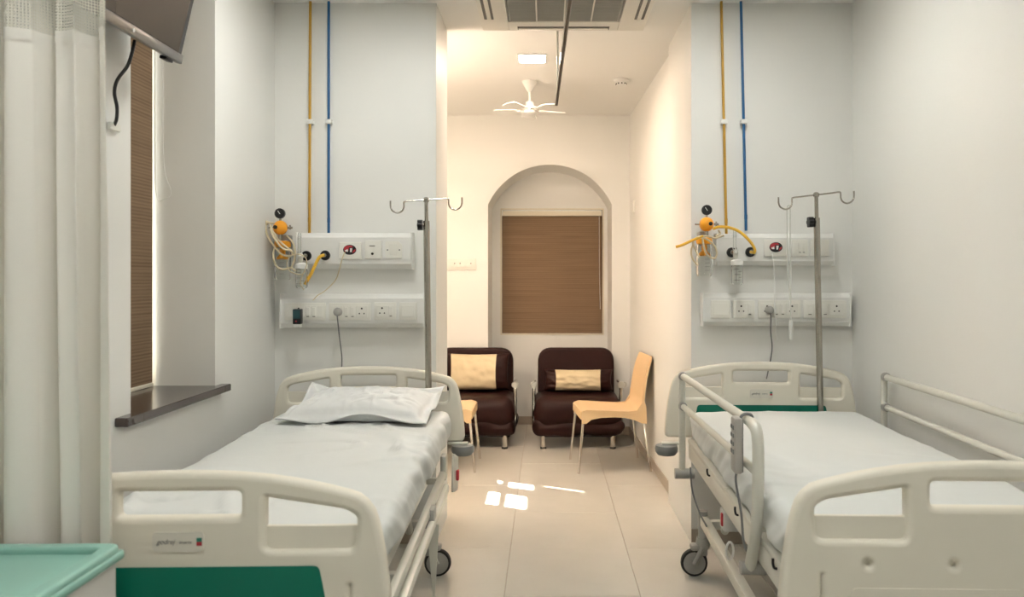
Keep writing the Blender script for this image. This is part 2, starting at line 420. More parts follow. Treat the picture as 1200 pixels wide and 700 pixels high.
window('window_3', 'x', FL-0.09, fy0, fy1, fz0, fz1)
# thin moulded edge around the niche window
w = B(); t_ = 0.012
w.box(wx0-t_, wx0, NY-0.008, NY+0.06, wz0-t_, wz1+t_); w.box(wx1, wx1+t_, NY-0.008, NY+0.06, wz0-t_, wz1+t_)
w.box(wx0, wx1, NY-0.008, NY+0.06, wz0-t_, wz0); w.box(wx0, wx1, NY-0.008, NY+0.06, wz1, wz1+t_)
w.build('trim_1', 'frame_cream', kind=S, smooth=0)
# stone sill
w = B(); w.box(WL-0.34, WL+0.045, RY0-0.0, RY1, RZ0, RZ0+0.03, 0.003, 1); w.box(WL, WL+0.045, RY0-0.10, RY0+0.004, RZ0, RZ0+0.03, 0.003, 1); w.box(WL, WL+0.045, RY1-0.004, RY1+0.06, RZ0, RZ0+0.03, 0.003, 1)
w.build('window_sill', 'dark_sill', smooth=0, label='polished dark brown stone window sill on the left wall', cat='window sill')

# blinds
def blind_part(root, name, m, *boxes, o=None, bev=0):
    w = B()
    for bb in boxes: w.box(*bb, bev)
    return w.build(name, m, root, origin=o, smooth=0)
o = (WL-0.262, (RY0+RY1)/2, RZ0+0.03)
r = thing('roller_blind', 'brown woven roller blind in deep recess above the dark sill', 'blind', o)
by1 = RY1-0.022
blind_part(r, 'fabric', 'blind_weave', (o[0]-0.002, o[0]+0.002, RY0+0.02, by1, RZ0+0.045, RZ1-0.04), o=o)
blind_part(r, 'bottom_bar', 'frame_cream', (o[0]-0.008, o[0]+0.008, RY0+0.02, by1, RZ0+0.03, RZ0+0.047), o=o, bev=0.003)
B().cyl((o[0]-0.02, RY0+0.02, RZ1-0.04), (o[0]-0.02, by1, RZ1-0.04), 0.025).build('roller', 'white_plastic', r, origin=o)
cz0 = 1.74
B().tube([(o[0]+0.05, RY1-0.03, RZ1-0.05), (o[0]+0.05, RY1-0.03, cz0+0.5), (o[0]+0.055, RY1-0.03, cz0+0.15), (o[0]+0.085, RY1-0.03, cz0+0.03), (o[0]+0.06, RY1-0.03, cz0), (o[0]+0.02, RY1-0.02, cz0+0.01), (o[0]+0.012, RY1-0.02, cz0+0.2), (o[0]+0.012, RY1-0.02, RZ1-0.05)], 0.0022, 6, 6).build('pull_chain', 'white_plastic', r, origin=o)
o = ((wx0+wx1)/2, NY+0.03, wz0)
r = thing('roller_blind', 'brown woven roller blind inside the arched niche', 'blind', o)
blind_part(r, 'fabric', 'blind_weave', (wx0+0.001, wx1-0.001, NY+0.03, NY+0.034, wz0+0.012, wz1-0.055), o=o)
blind_part(r, 'head_rail', 'frame_cream', (wx0+0.012, wx1-0.008, NY-0.004, NY+0.05, wz1-0.058, wz1-0.012), o=o, bev=0.004)
blind_part(r, 'bottom_bar', 'blind_weave', (wx0+0.001, wx1-0.001, NY+0.026, NY+0.038, wz0+0.0, wz0+0.014), o=o, bev=0.003)
B().tube([(wx1-0.03, NY+0.01, wz1-0.06), (wx1-0.028, NY+0.012, 1.5), (wx1-0.02, NY+0.014, 1.1)], 0.002, 6, 4).build('pull_chain', 'white_plastic', r, origin=o)
# added unseen shutter: gaps cut to shape the sun patches on the floor
ys = [fy0, 5.462, 5.735, 5.90, 5.955, 6.03, 6.048, fy1]
zs = [fz0, 1.60, 1.70, 1.742, 1.90, 1.945, 2.02, 2.33, fz1]
openc = {(1, 1), (1, 2), (1, 3), (3, 3), (4, 1), (4, 3), (3, 4), (4, 4), (5, 6)}
openc.discard((1, 2))
w = B()
for i in range(len(ys)-1):
    for j in range(len(zs)-1):
        if (i, j) in openc: continue
        w.box(FL-0.03, FL-0.015, ys[i], ys[i+1], zs[j], zs[j+1])
r = w.build('sun_mask_shutter', 'frame_cream', smooth=0, label='unseen made-up cream shutter, gaps cut to cast the floor sun patches', cat='shutter')

# ------------------------------------------------------------------ hospital beds
BOARD_LOW = 0.575
def board_mesh(dz=0.0, dimples=False):
    bv = 0.014
    def top(u): return 0.956-0.052*(abs(u)/0.40)**2.3
    half = [(u, top(u)) for u in [0.0, 0.05, 0.10, 0.15, 0.20, 0.25, 0.30, 0.35, 0.385]]
    half += [(0.408, 0.900), (0.428, 0.884), (0.443, 0.862), (0.452, 0.835), (0.460, 0.80), (0.468, 0.755), (0.475, 0.70), (0.481, 0.64), (0.483, 0.605), (0.478, 0.585), (0.462, BOARD_LOW)]
    outer = half + [(-u, z) for u, z in reversed(half[1:])]
    c = Vector((0, 0.77)); shr = []
    n = len(outer)
    for i in range(n):                       # pull the outline in by the bevel
        a = Vector(outer[i-1]); b_ = Vector(outer[(i+1) % n]); t = (b_-a).normalized(); nr = Vector((t.y, -t.x))
        p = Vector(outer[i]); shr.append(tuple(p+nr*bv))
    mid = round_poly([(-0.139-bv, 0.853-bv), (0.139+bv, 0.853-bv), (0.139+bv, 0.911+bv), (-0.139-bv, 0.911+bv)], 0.028)
    sidep = [(0.193-bv, 0.776-bv), (0.398+bv, 0.776-bv), (0.404+bv, 0.857), (0.385, 0.866+bv), (0.195-bv, 0.899+bv)]
    side = round_poly(sidep, [0.035, 0.035, 0.02, 0.03, 0.025])
    polys = [shr, mid, side, [(-x, z) for x, z in reversed(side)]]
    backs = [(0.185, 0.405, 0.766, 0.829), (-0.405, -0.185, 0.766, 0.829)]
    for s in (-1, 1):
        polys.append(round_poly([(s*0.387-0.013, 0.60), (s*0.387+0.013, 0.60), (s*0.387+0.013, 0.708), (s*0.387-0.013, 0.708)], 0.0125)); backs.append((s*0.387-0.02, s*0.387+0.02, 0.59, 0.72))
    if dimples:
        for u in (-0.281, -0.087, 0.087, 0.281):
            polys.append([(u+0.021*math.cos(2*PI*k/20), 0.722+0.021*math.sin(2*PI*k/20)) for k in range(20)]); backs.append((u-0.028, u+0.028, 0.694, 0.75))
    me = curve_plate(polys, 0.006, bv, 4)
    w = B(); w.mesh(me)
    for k, (a, b_, c_, d_) in enumerate(backs): w.box(a, b_, -0.006, 0.006, c_, d_, 0.002, 1)
    if dz: bmesh.ops.translate(w.bm, vec=(0, 0, dz), verts=w.bm.verts)
    return w

def bed(name, label, x, rz, dz, head_outer, foot_outer, rails):
    root = thing(name, label, 'hospital bed', (x, 2.82, 0), rz, 'hospital beds')
    HY, FY = 1.05, -1.05
    for nm, yy, outer in (('headboard', HY, head_outer), ('footboard', FY, foot_outer)):
        w = board_mesh(dz, dimples=not outer)
        bmesh.ops.translate(w.bm, vec=(0, yy, 0), verts=w.bm.verts)
        bo = w.build(nm, 'bed_plastic', root, smooth=40)
        f = yy-0.020
        if outer:
            B().prism(round_poly([(-0.345, 0.60+dz), (0.345, 0.60+dz), (0.318, 0.741+dz), (-0.318, 0.741+dz)], 0.014), f-0.003, f+0.01).build('colour_panel', 'bed_green', bo, smooth=30, label='dark green inset panel')
            B().prism(round_poly([(-0.058, 0.776+dz), (0.058, 0.776+dz), (0.058, 0.821+dz), (-0.058, 0.821+dz)], 0.012), f-0.0025, f+0.01).build('label_plate', 'bed_label', bo, smooth=30)
            w = B(); w.mesh(text_mesh('godrej', 0.0155, shear=0.35), Matrix.Translation((-0.028, f-0.003, 0.799+dz)))
            w.mesh(text_mesh('interio', 0.0105), Matrix.Translation((0.017, f-0.003, 0.798+dz))); w.build('label_text', 'print_grey', bo, smooth=0)
            B().box(0.042, 0.054, f-0.0035, f, 0.799+dz, 0.808+dz).build('emblem', 'print_green', bo, smooth=0)
            B().box(0.042, 0.054, f-0.0035, f, 0.790+dz, 0.799+dz).build('emblem', 'print_red', bo, smooth=0)
        else:
            B().prism(round_poly([(-0.335, 0.60+dz), (0.335, 0.60+dz), (0.318, 0.668+dz), (-0.318, 0.668+dz)], 0.012), f-0.003, f+0.01).build('blank_panel', 'bed_plastic', bo, smooth=30)
    # upper frame
    for s in (-1, 1):
        B().box(s*0.350-0.018, s*0.350+0.018, -1.0, 1.0, 0.500, 0.575, 0.008).build('side_beam', 'bed_metal', root)
    for yy in (-0.98, -0.35, 0.35, 0.98): B().box(-0.333, 0.333, yy-0.02, yy+0.02, 0.515, 0.565, 0.004).build('cross_beam', 'bed_metal', root)
    for (a, b_) in ((-1.0, -0.40), (-0.39, 0.10), (0.11, 1.0)): B().box(-0.372, 0.372, a, b_, 0.577, 0.597, 0.005).build('deck_panel', 'bed_metal', root)
    for s in (-1, 1):
        for yy in (-0.62, -0.12, 0.42): B().tube([(s*0.364, yy, 0.562), (s*0.376, yy, 0.565), (s*0.380, yy, 0.578), (s*0.380, yy, 0.592)], 0.004, 8, 4).build('sheet_hook', 'black_plastic', root)
    # base frame
    for s in (-1, 1):
        B().box(s*0.33-0.02, s*0.33+0.02, -0.86, 0.80, 0.235, 0.285, 0.008).build('base_tube', 'bed_metal', root)
    for yy in (-0.80, 0.72):
        B().box(-0.31, 0.31, yy-0.02, yy+0.02, 0.24, 0.28, 0.006).build('base_cross_tube', 'bed_metal', root)
    for s in (-1, 1):
        for (ya, yb) in ((-0.72, -0.35), (0.60, 0.30)):
            B().tube([(s*0.27, ya, 0.27), (s*0.29, yb, 0.54)], 0.018, 10).build('lift_arm', 'bed_metal', root)
    B().cyl((0.05, -0.6, 0.29), (0.05, -0.1, 0.50), 0.03).build('actuator', 'grey_plastic', root)
    for s in (-1, 1):
        for yy in (-0.80, 0.78):
            w = B(); cxx = s*0.335
            w.cyl((cxx, yy, 0.10), (cxx, yy, 0.305), 0.022); w.lathe([(0.028, 0.0), (0.034, 0.02), (0.03, 0.05)], (cxx, yy, 0.13))
            wx = cxx+s*0.042
            w.box(min(cxx-s*0.022, wx+s*0.018), max(cxx-s*0.022, wx+s*0.018), yy-0.028, yy+0.028, 0.122, 0.152, 0.012)
            for t in (-1, 1):
                w.tube([(cxx+s*0.008, yy+t*0.024, 0.14), (wx, yy+t*0.024, 0.0635)], 0.012, 8)
            ca = w.build('castor', 'mid_grey_plastic', root)
            B().lathe([(0.050, -0.015), (0.061, -0.014), (0.0635, 0), (0.061, 0.014), (0.050, 0.015)], (wx, yy, 0.0635), 'Y', 28).build('tyre', 'rubber', ca)
            B().lathe([(0.012, -0.018), (0.02, -0.0155), (0.0515, -0.0155), (0.0515, 0.0155), (0.02, 0.0155), (0.012, 0.018)], (wx, yy, 0.0635), 'Y', 24).build('wheel_hub', 'mid_grey_plastic', ca)
    for s in (-1, 1):
        for yy in (HY-0.03, FY+0.03):
            bmp = B().lathe([(0.01, -0.032), (0.045, -0.030), (0.056, -0.015), (0.058, 0.0), (0.054, 0.016), (0.04, 0.022), (0.01, 0.022)], (s*0.475, yy, 0.545), 'Z', 24).build('corner_bumper', 'grey_plastic', root)
            B().box(s*0.40, s*0.50, yy-0.02, yy+0.02, 0.567, 0.576, 0.003).build('bumper_arm', 'bed_metal', bmp)
    for s, state in rails:
        if state == 'up':
            u = s*0.435 if s < 0 else s*0.498
            u1 = u + (0.045 if s < 0 else 0)
            ya, yb = 0.76, -0.49; zt, zl = 0.9425, 0.803
            B().tube([(u, ya, zt), (u1, yb+0.07, zt)], 0.0155, 12).build('rail_tube', 'bed_metal', root)
            B().tube([(u, ya, zl), (u1, yb, zl)], 0.0135, 12).build('rail_tube', 'bed_metal', root)
            B().tube([(u, ya, zt+0.012), (u, ya, 0.48)], 0.0155, 12).build('rail_post', 'bed_metal', root)
            B().tube([(u1, yb+0.08, zt), (u1, yb+0.03, zt-0.008), (u1, yb+0.005, zt-0.04), (u1, yb, zt-0.12), (u1, yb+0.012, 0.68), (u1, yb+0.05, 0.575), (u1, yb+0.11, 0.47)], 0.0185, 12, 6).build('rail_post', 'bed_metal', root)
            for z in (zt, zl): B().lathe([(0.019, 0), (0.021, 0.008), (0.019, 0.03)], (u, ya-0.006, z), '-Y', 14).build('rail_joint', 'mid_grey_plastic', root)
            B().cyl((u-s*0.055, ya, 0.485), (u+s*0.035, ya, 0.485), 0.024).build('pivot_housing', 'mid_grey_plastic', root)
            B().cyl((u1-s*0.05, yb+0.11, 0.475), (u1+s*0.03, yb+0.11, 0.475), 0.022).build('pivot_housing', 'mid_grey_plastic', root)
        else:
            u = s*0.426
            B().box(u-0.014, u+0.014, -0.93, 0.58, 0.515, 0.553, 0.009).build('rail_tube', 'bed_metal', root)
            B().box(u+0.008, u+0.034, -0.90, 0.50, 0.476, 0.510, 0.009).build('rail_tube', 'bed_metal', root)
            for yy in (-0.6, 0.45): B().box(0.36, u, yy-0.015, yy+0.015, 0.52, 0.545, 0.004).build('rail_bracket', 'bed_metal', root)
            B().box(u-0.008, u+0.030, -0.02, 0.05, 0.48, 0.55, 0.006).build('rail_joint', 'mid_grey_plastic', root)
            B().box(u-0.010, u+0.016, 0.53, 0.60, 0.51, 0.62, 0.008).build('rail_post', 'alu', root)
            lt = B(); lt.prism(round_poly([(0, 0.455), (0.05, 0.455), (0.055, 0.60), (0.012, 0.625)], 0.008), -0.005, 0.005)
            bmesh.ops.transform(lt.bm, matrix=Matrix.Translation((u+0.04, 0.55, 0)) @ Matrix.Rotation(math.radians(70), 4, 'Z'), verts=lt.bm.verts)
            lt.build('latch_plate', 'bed_metal', root)
            B().box(u+0.055, u+0.068, 0.575, 0.60, 0.50, 0.545, 0.003).build('release_tab', 'print_red', root, label='small red release tab')
            B().prism(round_poly([(u+0.0, 0.49), (u+0.045, 0.49), (u+0.03, 0.22), (u+0.024, 0.20)], 0.005), 0.0, 0.005).build('link_arm', 'bed_metal', root)
    return root

bedL = bed('hospital_bed', 'cream hospital bed with folded-down side rail beside the dark window sill', -0.866, math.radians(1.5), 0.0, False, True, [(1, 'down')])
bedR = bed('hospital_bed', 'cream hospital bed with both tubular side rails raised, against the bare wall', 1.05, math.radians(-1.6), 0.022, True, False, [(-1, 'up'), (1, 'up')])
# cable under the raised-rail bed and power box
B().tube([(-0.40, 0.74, 0.52), (-0.395, 0.72, 0.42), (-0.37, 0.66, 0.33), (-0.35, 0.60, 0.29)], 0.004, 6, 6).build('cable', 'grey_plastic', bedR)
B().box(-0.345, -0.27, 0.25, 0.33, 0.38, 0.46, 0.006).build('control_box', 'white_plastic', bedR)
B().box(-0.352, -0.344, 0.26, 0.28, 0.40, 0.45, 0.002).build('warning_tab', 'print_red', bedR)
B().tube([(-0.415+0.012*math.cos(a), -0.20, 0.465+0.03*math.sin(a)) for a in [2*PI*k/14 for k in range(14)]], 0.004, 6, 0, True).build('strap_loop', 'white_plastic', bedR)

# mattresses
def mattress(label, parent_bed, ox, seed, wrinkle):
    off = Vector((seed*3.1, seed*1.7, 0))
    def fn(p, nr):
        d = Vector((0, 0, 0))
        if nr.z > 0.3:
            n1 = noise.noise(Vector((p.x*2.2, p.y*2.0, 0))+off)*0.006
            s = p.x*0.75+p.y*0.66
            q = noise.noise(Vector((s*3.2, (p.x-p.y)*1.1, 2))+off); ridge = max(0, 0.16-abs(q))/0.16
            q2 = noise.noise(Vector((p.x*3.0-p.y*1.2, p.y*5.0, 7))+off); ridge2 = max(0, 0.10-abs(q2))/0.10
            msk = max(0, min(1, 0.5+1.6*noise.noise(Vector((p.x*1.7, p.y*1.5, 11))+off)))
            d.z += n1+(ridge**2*0.013+ridge2**2*0.010)*msk*wrinkle
        if abs(nr.x) > 0.4 or abs(nr.y) > 0.4:
            a = p.y if abs(nr.x) > abs(nr.y) else p.x
            f = noise.noise(Vector((a*9+p.z*14, p.z*4, 5))+off)*0.015+noise.noise(Vector((a*22+p.z*34, p.z*8, 9))+off)*0.007
            d += Vector((nr.x, nr.y, 0))*f
        return d
    w = B(); w.rbox(0, -0.015, 0.075, 0.83, 1.965, 0.15, 0.045, (56, 120, 6), fn)
    o = w.build('mattress', 'sheet', None, smooth=180)
    M = parent_bed.matrix_basis
    o.location = M @ Vector((ox, 0.0, 0.598)); o.rotation_euler = parent_bed.rotation_euler
    set_props(o, label, 'mattress', 'bed mattresses')
    return o
for ob in (bedL, bedR): ob.matrix_basis
mattress('mattress in a rumpled white sheet under the white pillow', bedL, 0.005, 1, 1.7)
mattress('bare mattress in a smooth white sheet between raised side rails', bedR, 0.046, 4, 0.35)

# pillow
w = B(); b = w.bm; NU, NV = 84, 56; grid = []
PW, PD = 0.335, 0.225
def pil(u, v, s):
    ru, rv = abs(u), abs(v)
    body = (max(0, 1-min(1, ru/0.90)**3.0))**0.5*(max(0, 1-min(1, rv/0.86)**2.6))**0.5
    x = u*PW*(1-0.035*(1-rv*rv)); y = v*PD*(1-0.07*(1-u*u))
    edge = max(ru, rv); fl_ = max(0, (edge-0.86)/0.14)
    wr = noise.noise(Vector((u*2.6, v*2.0, s*3)))*0.012+noise.noise(Vector((u*5+v*4, v*5, 3+s)))*0.006
    q = noise.noise(Vector((u*3.5-v*1.5, v*3.0+u, 8))); wr += 0.012*max(0, 0.15-abs(q))/0.15
    mid = 0.036+0.012*math.sin(u*5.5+0.6)*fl_+0.010*math.sin(v*6+u*3)*fl_+0.040*max(0, v)**1.5+0.030*fl_*ru*rv*(1 if v > 0 else -0.5)
    if s: z = mid+0.072*body+wr*body+0.0025
    else: z = max(0.004+0.05*max(0, v)**2*0.6, mid-0.045*body-0.0025)
    return Vector((x, y, z))
for s_ in (1, 0):
    g = [[b.verts.new(pil(-1+2*i/NU, -1+2*j/NV, s_)) for i in range(NU+1)] for j in range(NV+1)]
    for j in range(NV):
        for i in range(NU):
            f = (g[j][i], g[j][i+1], g[j+1][i+1], g[j+1][i]); b.faces.new(f if s_ else f[::-1])
    grid.append(g)
rim = [(0, i) for i in range(NU)]+[(j, NU) for j in range(NV)]+[(NV, i) for i in range(NU, 0, -1)]+[(j, 0) for j in range(NV, 0, -1)]
for k in range(len(rim)):
    (j0, i0), (j1, i1) = rim[k], rim[(k+1) % len(rim)]
    b.faces.new((grid[1][j0][i0], grid[1][j1][i1], grid[0][j1][i1], grid[0][j0][i0]))
pl = w.build('pillow', 'pillow_cotton', None, smooth=180, label='white flanged pillow lying against the cream headboard', cat='pillow')
pl.location = (-0.845, 3.585, 0.755); pl.rotation_euler = (math.radians(1), 0, math.radians(-3.5))

# IV poles
def iv_pole(label, x, y, z0, ztop, zcol, lean, hook_tilt, span):
    r = thing('iv_pole', label, 'drip stand', (x, y, z0), 0, 'IV poles on the beds'); r.rotation_euler = (0, lean, 0)
    h = ztop-z0; hc = zcol-z0
    B().cyl((0, 0, 0), (0, 0, hc), 0.0155, 18).build('outer_tube', 'steel', r)
    B().cyl((0, 0, hc-0.01), (0, 0, h), 0.0095, 14).build('inner_tube', 'steel', r)
    w = B(); w.lathe([(0.010, -0.012), (0.014, -0.008), (0.014, 0.008), (0.008, 0.013)], (0, 0, h)); w.build('hook_boss', 'steel', r)
    for s in (-1, 1):
        a = span/2; dz = s*hook_tilt; k = 0.034
        pts = [(0, 0, h), (s*(a-2*k)*0.6, 0, h+dz*0.6), (s*(a-2*k)-s*0.004, 0, h+dz), (s*(a-2*k)+s*0.002, 0, h+dz-0.008), (s*(a-2*k)+s*0.003, 0, h+dz-0.03), (s*(a-2*k)+s*0.012, 0, h+dz-0.048), (s*(a-k), 0, h+dz-0.057), (s*(a-0.01), 0, h+dz-0.047), (s*a, 0, h+dz-0.028), (s*(a+0.001), 0, h+dz+0.004)]
        B().tube(pts, 0.0042, 8, 5).build('hook', 'steel', r)
    w = B(); w.cyl((0, 0, hc-0.02), (-0.02, 0, hc-0.02), 0.006)
    kn = w.build('clamp_screw', 'steel', r)
    w = B(); w.cyl((-0.019, 0, hc-0.02), (-0.044, 0, hc-0.02), 0.016)
    for k in range(6): a = 2*PI*k/6; w.cyl((-0.020, 0.018*math.cos(a), hc-0.02+0.018*math.sin(a)), (-0.043, 0.018*math.cos(a), hc-0.02+0.018*math.sin(a)), 0.010, 10)
    w.build('knob', 'black_plastic', kn)
    return r
iv_pole('steel drip pole with two hooks rising beside the white pillow', -0.583, 3.83, 0.55, 1.79, 1.685, math.radians(-0.7), 0.006, 0.355)
iv_pole('steel drip pole with two hooks and a thin clear drip tube hanging', 1.371, 3.83, 0.56, 1.815, 1.70, math.radians(-1.1), 0.012, 0.375)

# handset on the rail
hp = bedR.matrix_basis @ Vector((-0.397, -0.37, 0.9425))
r = thing('bed_handset', 'grey remote handset hooked over the raised side rail', 'remote control', hp, math.radians(-1.6))
B().box(-0.045, -0.019, -0.030, 0.030, -0.165, 0.012, 0.007).build('body', 'handset_grey', r)
B().box(-0.020, -0.0165, -0.026, 0.026, -0.16, 0.008, 0.001).build('back_shell', 'grey_plastic', r)
B().tube([(-0.020, 0, 0.004), (-0.015, 0, 0.017), (0.0, 0, 0.022), (0.015, 0, 0.017), (0.020, 0, 0.0), (0.020, 0, -0.03)], 0.005, 8, 5).build('hook', 'grey_plastic', r)
for k in range(4):
    for t in (-1, 1): B().box(-0.048, -0.044, t*0.013-0.008, t*0.013+0.008, -0.026-k*0.026, -0.012-k*0.026, 0.002).build('button', 'grey_plastic', r)
B().tube([(-0.032, 0, -0.160), (-0.034, 0, -0.20), (-0.022, -0.02, -0.29), (-0.016, -0.03, -0.38), (0.01, -0.02, -0.44)], 0.004, 6, 6).build('cord', 'grey_plastic', r)

# ------------------------------------------------------------------ wall service panels
PF = 3.985   # front face of the trunking
def X(px): return (px-VX)*PF/FPX
def Z(py): return CAM_Z-(py-VY)*PF/FPX
def trunking(label, px0, px1, py0, py1, group='white service trunkings'):
    x0, x1, z1, z0 = X(px0), X(px1), Z(py0), Z(py1)
    o = ((x0+x1)/2, WY, z0)
    r = thing('service_trunking', label, 'service panel', o, 0, group)
    h = z1-z0
    prof = [(WY, z0), (WY-0.045, z0), (PF+0.004, z0+0.10*h), (PF, z0+0.14*h), (PF, z1-0.13*h), (PF+0.006, z1-0.10*h), (PF+0.012, z1-0.004), (PF+0.016, z1), (WY, z1)]
    w = B(); b = w.bm
    a = [b.verts.new((x0, y, z)) for y, z in prof]; c = [b.verts.new((x1, y, z)) for y, z in prof]; n = len(prof)
    b.faces.new(a); b.faces.new(c[::-1])
    for k in range(n): b.faces.new((a[k], a[(k+1) % n], c[(k+1) % n], c[k]))
    bmesh.ops.recalc_face_normals(b, faces=b.faces)
    w.build('body', 'white_plastic', r, origin=o, smooth=25)
    for xx in (x0, x1):
        w = B(); w.box(xx-0.004, xx+0.004, PF-0.003, WY, z0-0.003, z1+0.003, 0.002, 1); w.build('end_cap', 'white_plastic', r, origin=o)
    return r, o
def plate(r, o, px0, px1, py0, py1, modules, raised=0.011):
    """frame plate with a row of modules: s3 socket, sw switch, r big rocker"""
    x0, x1, z1, z0 = X(px0), X(px1), Z(py0), Z(py1)
    pl_ = B().box(x0, x1, PF-raised, PF+0.002, z0, z1, 0.004, 2).build('socket_plate', 'plate_plastic', r, origin=o)
    m = 0.012; xi0, xi1 = x0+m, x1-m; wsum = sum({'s3': 2, 'sw': 1, 'r': 2, 'b': 1}[k] for k in modules); u = (xi1-xi0)/max(1, wsum); x = xi0
    f = PF-raised
    holes = B(); hn = 0; zc = (z0+z1)/2
    for k in modules:
        ww = {'s3': 2, 'sw': 1, 'r': 2, 'b': 1}[k]*u
        g = 0.0012
        B().box(x+g, x+ww-g, f-0.0025, f+0.001, z0+0.016, z1-0.016, 0.0015, 1).build('module', 'plate_plastic', pl_, origin=o)
        if k == 's3':
            c = x+ww/2
            for (dx, dz, rr) in ((0, 0.016, 0.0048), (-0.012, -0.010, 0.0036), (0.012, -0.010, 0.0036)):
                holes.cyl((c+dx, f-0.0031, zc+dz), (c+dx, f-0.002, zc+dz), rr, 10); hn += 1
        if k == 'sw':
            B().box(x+ww*0.2, x+ww*0.8, f-0.006, f-0.001, z0+0.024, z1-0.022, 0.002, 1).build('rocker', 'plate_plastic', pl_, origin=o)
            holes.box(x+ww*0.3, x+ww*0.7, f-0.0031, f-0.002, z0+0.0185, z0+0.0215); hn += 1
        x += ww
    if hn: holes.build('socket_holes', 'hole_dark', pl_, origin=o)
    return pl_
def gas_outlet(r, o, px, py):
    x, z = X(px), Z(py)
    q = B().lathe([(0.026, 0), (0.026, 0.010), (0.024, 0.014), (0.015, 0.014), (0.015, 0.011), (0.008, 0.011)], (x, PF+0.001, z), '-Y', 24).build('gas_outlet', 'black_plastic', r, origin=o)
    B().lathe([(0.012, 0), (0.012, 0.020), (0.009, 0.026), (0.004, 0.026)], (x, PF-0.008, z), '-Y', 16).build('outlet_nozzle', 'steel', q, origin=o)
    B().lathe([(0.0295, 0), (0.0295, 0.003), (0.026, 0.004)], (x, PF+0.001, z), '-Y', 24).build('outlet_collar', 'white_plastic', q, origin=o)
def call_plate(r, o, px0, px1, py0, py1, bx, by):
    p = plate(r, o, px0, px1, py0, py1, [])
    x, z = X(bx), Z(by); f = PF-0.011
    def ell(a, b_, n=20): return [(x+a*math.cos(2*PI*k/n), z+b_*math.sin(2*PI*k/n)) for k in range(n)]
    B().prism(ell(0.034, 0.026), f-0.002, f+0.001).build('sticker', 'black_plastic', p, origin=o, smooth=0)
    w = B(); w.prism([(x-0.031, z+0.006), (x-0.024, z-0.012), (x-0.006, z-0.004), (x-0.004, z+0.012), (x+0.018, z+0.012), (x+0.010, z+0.022), (x-0.012, z+0.0225), (x-0.026, z+0.016)], f-0.0028, f-0.001)
    w.prism([(x+0.014, z-0.018), (x+0.029, z-0.008), (x+0.030, z+0.004), (x+0.018, z-0.004)], f-0.0028, f-0.001); w.build('sticker_red', 'print_red', p, origin=o, smooth=0)
    w = B(); w.prism([(x-0.026, z-0.004), (x-0.010, z+0.004), (x-0.008, z-0.010), (x-0.018, z-0.010)], f-0.003, f-0.001); w.prism([(x+0.002, z-0.012), (x+0.010, z-0.012), (x+0.014, z+0.008), (x+0.002, z+0.008)], f-0.003, f-0.001)
    w.build('sticker_white', 'white_plastic', p, origin=o, smooth=0)
    return p

# left, upper
r, o = trunking('white service trunking with gas outlets beneath yellow and blue pipes, behind pillow bed', 347, 482.5, 273, 315)
gas_outlet(r, o, 359.5, 300); gas_outlet(r, o, 381.5, 299.5)
call_plate(r, o, 398, 424, 284, 304, 410.5, 293)
p = plate(r, o, 428, 447.5, 282, 303.5, [])
f = PF-0.011
B().box(X(433.5), X(440), f-0.002, f+0.001, Z(288.8), Z(288), 0).build('slot', 'hole_dark', p, origin=o, smooth=0)
B().cyl((X(437), f-0.003, Z(297.6)), (X(437), f, Z(297.6)), 0.0065).build('jack_hole', 'hole_dark', p, origin=o)
p = B().prism(round_poly([(X(452), Z(302.5)), (X(471.5), Z(302.5)), (X(471.5), Z(287)), (X(467), Z(283)), (X(452), Z(283))], 0.006), PF-0.008, PF+0.002).build('socket_plate', 'plate_plastic', r, origin=o)
w = B()
for px in (454.5, 468.5): w.cyl((X(px), PF-0.0095, Z(293.2)), (X(px), PF-0.007, Z(293.2)), 0.004, 10)
w.build('plate_screw', 'grey_plastic', p, origin=o)
B().box(X(457), X(466), PF-0.0095, PF-0.006, Z(299), Z(286), 0.002).build('module', 'plate_plastic', p, origin=o)
# left, lower
r, o = trunking('long white power trunking with grey plug and black-teal device, behind pillow bed', 328, 497, 345, 384.5)
plate(r, o, 334, 382, 355, 375.5, ['b', 's3', 'sw', 'sw', 'b'])
plate(r, o, 386, 434.5, 355, 375.5, ['s3', 'sw', 'sw', 's3'])
plate(r, o, 439, 464.5, 354.5, 375, ['s3', 'sw'])
plate(r, o, 468, 489, 354.5, 375, ['r'])
# right, upper
r, o = trunking('white service trunking with gas outlets beneath yellow and blue pipes, beside bare wall', 840, 977.5, 274, 311)
gas_outlet(r, o, 857, 296); gas_outlet(r, o, 879, 295.5)
call_plate(r, o, 895, 921, 281, 300.5, 908.5, 290)
plate(r, o, 927, 946, 281, 300.5, ['b', 'sw', 'sw'])
plate(r, o, 949, 971, 281, 300.5, ['r'])
# right, lower
r, o = trunking('long white power trunking with grey plug, beside bare wall', 824, 997, 344, 382.5)
plate(r, o, 832.5, 855.5, 352, 373, ['r'])
plate(r, o, 858.5, 884, 352, 373, ['s3', 'sw'])
plate(r, o, 888, 937.5, 352, 373, ['s3', 'sw', 'sw', 's3'])
plate(r, o, 941, 991, 352, 373, ['sw', 'sw', 'sw', 's3'])

